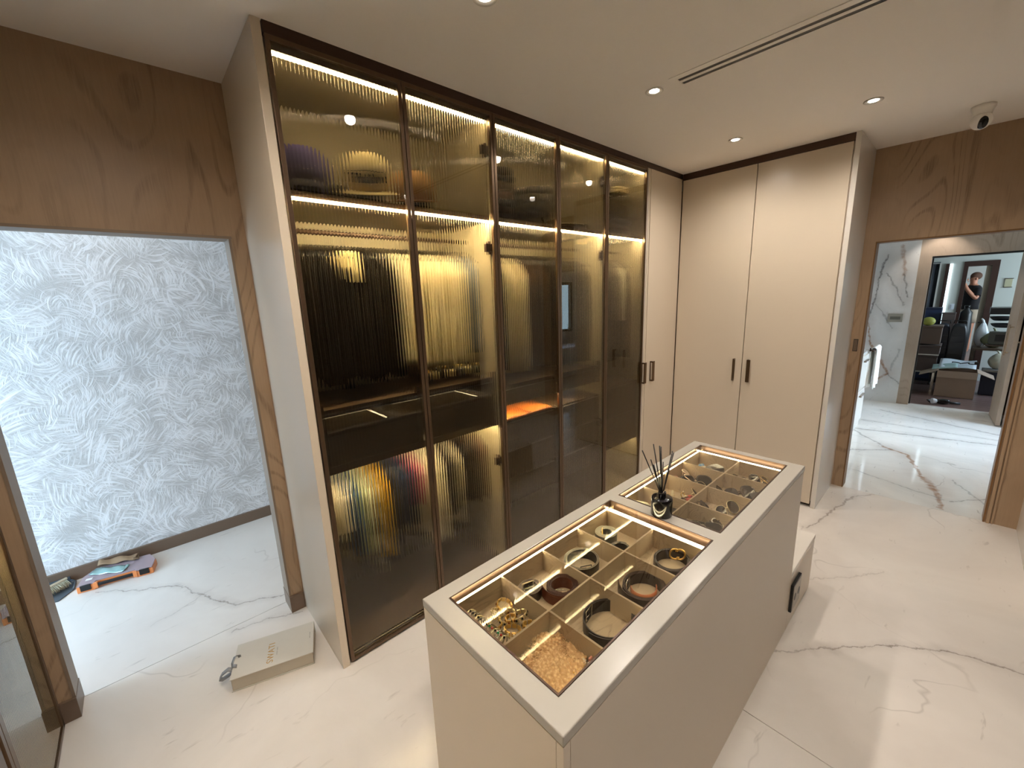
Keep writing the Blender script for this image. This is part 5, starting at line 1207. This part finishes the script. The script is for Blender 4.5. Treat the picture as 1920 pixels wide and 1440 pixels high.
bx_ = thing('storage_box', 'navy box under the beige plastic bag at the right', 'box', (9.0, -2.27, 0)); B(9.05, -2.42, 0.001, 9.27, -2.13, .36).build('box_body', plain('navy_box', srgb(30, 34, 52), .5), bx_, bevel=.004); B(9.045, -2.425, .362, 9.275, -2.125, .398).build('lid', plain('grey_lid', srgb(120, 118, 116), .5), bx_, bevel=.004)
# wall-mounted shelf with pans
t = thing('dark_shelf', 'dark shelf projecting at the right of the far room', 'shelf', (9.0, -2.2, 1.25))
B(8.7, -2.46, 1.255, 9.1, -2.08, 1.345).build('board', plain('blue_black_board', srgb(24, 26, 34), .4), t)
B(8.70, -2.47, 0, 8.73, -2.44, 1.254).build('leg', M['black'], t); B(8.99, -2.47, 0, 9.02, -2.44, 1.254).build('leg', M['black'], t); B(8.88, -2.44, .775, 9.02, -2.10, .799).build('tray', M['dark_wood'], t)
for i, (z, x, y, r_) in enumerate([(1.155, 8.85, -2.20, .115), (1.055, 8.85, -2.23, .125)]):
    t = thing('round_pan', ['upper', 'lower'][i]+' dark round pan hanging below the dark shelf', 'pan', (x, y, z))
    MB().lathe([(.001, .0), (r_*.6, .004), (r_*.9, .035), (r_, .06), (r_*.98, .062), (r_*.85, .035), (r_*.5, .010), (.001, .008)], (x, y, z), 28).build('bowl', plain('dark_pan', srgb(34, 36, 40), .3), t)
    MB().box(x-.01, y-r_-.10, z+.050, x+.01, y-r_+.004, z+.058).build('handle', M['black'], t)
t = thing('speaker_box', 'grey appliance under the pans at the right of the far room', 'appliance', (9.0, -2.25, .8)); B(8.9, -2.36, .80, 9.02, -2.12, .99).build('body', plain('grey_appliance', srgb(84, 86, 80), .5), t, bevel=.01); B(8.885, -2.30, .85, 8.899, -2.18, .95).build('front_panel', M['black'], t)
# hair dryer on the floor
t = thing('hair_dryer', 'black hair dryer with a white nozzle lying on the wood floor by the threshold', 'hair dryer', (7.97, -1.80, 0))
mb = MB().lathe([(.001, 0), (.030, .002), (.036, .02), (.040, .07), (.032, .12), (.028, .14)], (8.02, -1.84, .041), 20, (-.45, .89, 0)); mb.build('body', M['black_gloss'], t)
MB().lathe([(.028, .14), (.040, .165), (.042, .19), (.036, .19)], (8.02, -1.84, .043), 20, (-.45, .89, 0)).build('nozzle', plain('white_plastic2', srgb(214, 218, 226), .3), t)
MB().tube([(8.01, -1.80, .035), (8.05, -1.88, .022), (8.08, -1.95, .018)], .017, 8).build('handle', M['black'], t)
MB().tube([(7.99, -1.66, .008), (8.03, -1.62, .030), (8.06, -1.66, .03), (8.08, -1.72, .01)], .012, 6).build('cord', M['black'], t)
# dark doorway, curtain and openings in the back of the far room
dk = plain('dark_mahogany', srgb(58, 36, 30), .4)
t = thing('inner_doorway', 'dark mahogany door frame in the far room with a beige door leaf', 'door', (10.4, -1.9, 0))
MB().box(10.38, -1.775, 0, 10.5, -1.72, 2.07).box(10.38, -2.13, 0, 10.5, -2.05, 2.07).box(10.38, -2.05, 1.985, 10.5, -1.775, 2.07).build('frame', dk, t)
B(10.42, -2.05, 0, 10.46, -1.985, 1.985).build('door_leaf', plain('beige_door', srgb(150, 138, 122), .5), t)
MB().box(10.34, -2.03, 1.02, 10.42, -2.005, 1.035).build('lever_handle', M['black'], t)
pt = thing('partition', 'grey-white partition wall in the far room around the dark doorway', 'partition', (10.45, -1.5, 0))
MB().box(10.40, -1.72, 0, 10.48, -1.44, 2.599).box(10.40, -1.775, 2.07, 10.48, -1.72, 2.599).box(10.40, -2.13, 2.0701, 10.48, -1.775, 2.599).box(10.40, -4.1, 0, 10.48, -2.13, 2.599).box(10.40, -1.44, 2.07, 10.48, .69, 2.599).build('board', M['paint'], pt)
t = thing('curtain', 'dark patterned curtain at the left of the far room', 'curtain', (10.2, -1.2, 0))
MB().sheet(lambda u, v: (10.30+.03*sin(v*60), -1.42+1.2*v, .9+1.16*u), 2, 90, .004).build('drape', plain('dark_drape', srgb(40, 42, 50), .8, vary=.5, nscale=30), t)
MB().cyl((10.30, -1.43, 2.08), (10.30, -.2, 2.08), .012, 8).build('curtain_rod', M['black'], t)
t = thing('strip_window', 'tall narrow dark framed strip window with glowing pane between curtain and doorway', 'panel', (10.38, -1.6, 0))
B(10.37, -1.545, .6, 10.399, -1.50, 2.05).build('dark_stile', dk, t); B(10.375, -1.585, .6, 10.399, -1.546, 2.05).build('bright_strip', emit('daylight_gap', (.75, .92, 1), 1.3), t)  # bright window daylight given as emission on the strip
t = thing('thermostat', 'small white wall plate left of the dark doorway', 'switch', (10.39, -1.68, 1.3)); B(10.385, -1.690, 1.25, 10.399, -1.635, 1.35).build('plate', plain('white_plastic2', srgb(214, 218, 226), .3), t); B(10.380, -1.675, 1.27, 10.385, -1.65, 1.33).build('rocker', plain('white_plastic2', srgb(214, 218, 226), .3), t)
t = thing('navy_cabinet', 'navy cabinet behind the stacked boxes in the far room', 'cabinet', (10.1, -1.35, 0)); B(9.9, -1.56, .0, 10.25, -1.10, 1.30).build('body', plain('navy_cab', srgb(28, 36, 62), .5), t, bevel=.004); B(9.885, -1.55, .05, 9.899, -1.335, 1.26).build('door', plain('navy_cab2', srgb(36, 50, 84), .5), t, bevel=.003)
t = thing('brown_carton', 'brown carton behind the navy suitcase', 'box', (9.9, -1.66, 0)); B(9.80, -1.735, .0, 9.99, -1.575, 1.20).build('box_body', kraftd, t, bevel=.004); B(9.795, -1.739, 1.201, 9.995, -1.57, 1.22).build('lid', kraftd, t, bevel=.003)
t = thing('wall_picture', 'pale square picture on the far room wall right of the doorway', 'picture', (10.39, -2.2, 1.7)); B(10.385, -2.30, 1.62, 10.399, -2.22, 1.75).build('canvas', plain('pale_canvas', srgb(176, 170, 140), .6), t); frame_mb(-2.31, -2.21, 1.61, 1.76, 0, 0, .01)
MB().box(10.380, -2.31, 1.61, 10.384, -2.21, 1.62).box(10.380, -2.31, 1.75, 10.384, -2.21, 1.76).build('frame', M['bronze_dark'], t)

# ------------------------------------------------------------------ mirror reflection of the picture taker, built as a solid person in the far doorway
ps = thing('person', 'person in a black T-shirt and beige shorts holding up a phone', 'person', (14.4, -1.90, 0), rot=radians(122), local=True); ps.scale = (1.06, 1.06, 1.06)
import bmesh
def skin(name, verts, edges, radii, mat, root=0, sub=2):
    me = bpy.data.meshes.new(name); me.from_pydata(verts, edges, []); me.materials.append(mat)
    o = bpy.data.objects.new(name, me); COL.objects.link(o); o.parent = ps
    sk = o.modifiers.new('skin', 'SKIN'); sk.use_smooth_shade = True
    for d, r_ in zip(me.skin_vertices[0].data, radii): d.radius = (r_, r_) if not hasattr(r_, '__len__') else r_
    me.skin_vertices[0].data[root].use_root = True
    s_ = o.modifiers.new('sub', 'SUBSURF'); s_.levels = sub; s_.render_levels = sub; return o
skm = plain('skin_tone', srgb(176, 124, 98), .55)
# x to the person's left... person faces local -y... built facing +x turned by rot
V = [(0, 0, 1.00), (0, 0, 1.18), (0, 0, 1.38), (.0, 0, 1.50), (.01, 0, 1.57), (.02, 0, 1.67), (.02, 0, 1.76),
     (0, .155, 1.46), (.06, .215, 1.24), (.20, .14, 1.46), (.235, .10, 1.60),
     (0, -.155, 1.46), (.06, -.215, 1.24), (.20, -.10, 1.46), (.235, -.04, 1.60),
     (0, .09, .93), (.01, .10, .52), (-.02, .10, .08), (.13, .11, .03), (0, -.09, .93), (.01, -.10, .52), (-.02, -.10, .08), (.13, -.11, .03)]
Eg = [(0, 1), (1, 2), (2, 3), (3, 4), (4, 5), (5, 6), (3, 7), (7, 8), (8, 9), (9, 10), (3, 11), (11, 12), (12, 13), (13, 14), (0, 15), (15, 16), (16, 17), (17, 18), (0, 19), (19, 20), (20, 21), (21, 22)]
Rd = [(.10, .12), (.09, .11), (.10, .13), (.07, .09), .05, (.085, .070), (.065, .055), .05, .045, .036, .026, .06, .045, .036, .026, .095, .06, .042, .035, .095, .06, .042, .035]
skin('body', V, Eg, Rd, skm)
def ell(name, rings, mat):
    mb = MB(); mb.loft([[(cx0+rx*cos(2*pi*j/20), ry*sin(2*pi*j/20)+cy0, z) for j in range(20)] for cx0, cy0, rx, ry, z in rings]); o = mb.build(name, mat); o.parent = ps; return o
ell('t_shirt', [(0, 0, .125, .165, .98), (0, 0, .12, .16, 1.1), (0, 0, .125, .175, 1.25), (0, 0, .125, .20, 1.40), (0, 0, .10, .185, 1.49), (0, 0, .085, .12, 1.535), (0, 0, .065, .075, 1.545)], plain('black_cotton', srgb(16, 16, 20), .9))
for sg in (1, -1):
    o = MB().cyl((0, sg*.15, 1.47), (.045, sg*.215, 1.31), .055, 14, .062).build('sleeve', plain('black_cotton', srgb(16, 16, 20), .9)); o.parent = ps
ell('shorts', [(0, 0, .155, .20, .72), (0, 0, .155, .205, .85), (0, 0, .145, .19, .99), (0, 0, .14, .185, 1.01)], plain('beige_cotton', srgb(156, 144, 126), .9))
o = MB().ball((-.012, 0, 1.742), (.098, .080, .088), 18, 10).build('hair', plain('brown_hair', srgb(84, 56, 40), .8, vary=.3)); o.parent = ps
for sg in (1, -1):
    o = MB().ball((.112, sg*.03, 1.70), (.008, .012, .008), 8, 5).build('eye', M['black']); o.parent = ps
    o = MB().ball((.02, sg*.083, 1.68), (.018, .010, .028), 8, 5).build('ear', skm); o.parent = ps
o = MB().ball((.125, 0, 1.665), (.018, .012, .022), 8, 5).build('nose', skm); o.parent = ps
o = MB().ball((.112, 0, 1.628), (.010, .024, .006), 8, 5).build('mouth', plain('lips', srgb(150, 80, 70), .5)); o.parent = ps
for sg, yb in ((1, .10), (-1, -.04)):
    for k in range(5):
        fx = [(.238, yb, 1.60+.0), (.262, yb-sg*.012, 1.620+.014*k-.012), (.275, yb-sg*.040, 1.624+.014*k-.012), (.268, yb-sg*.058, 1.626+.014*k-.012)] if k < 4 else [(.236, yb, 1.60), (.245, yb-sg*.020, 1.612), (.250, yb-sg*.042, 1.618)]
        o = MB().tube(fx, lambda u: .0095-.003*u, 6).build('finger' if k < 4 else 'thumb', skm); o.parent = ps
ph_ = thing('phone', 'dark phone held up in both hands by the person', 'phone', (14.4, -1.90, 1.717), rot=radians(122), local=True); ph_.scale = (1.06, 1.06, 1.06)
MB().box(.252, -.045, .00, .260, .105, .072).build('phone_body', M['black_gloss'], ph_, bevel=.004); MB().ball((.262, .085, .052), (.003, .010, .010), 10, 5).build('phone_lens', M['chrome'], ph_)
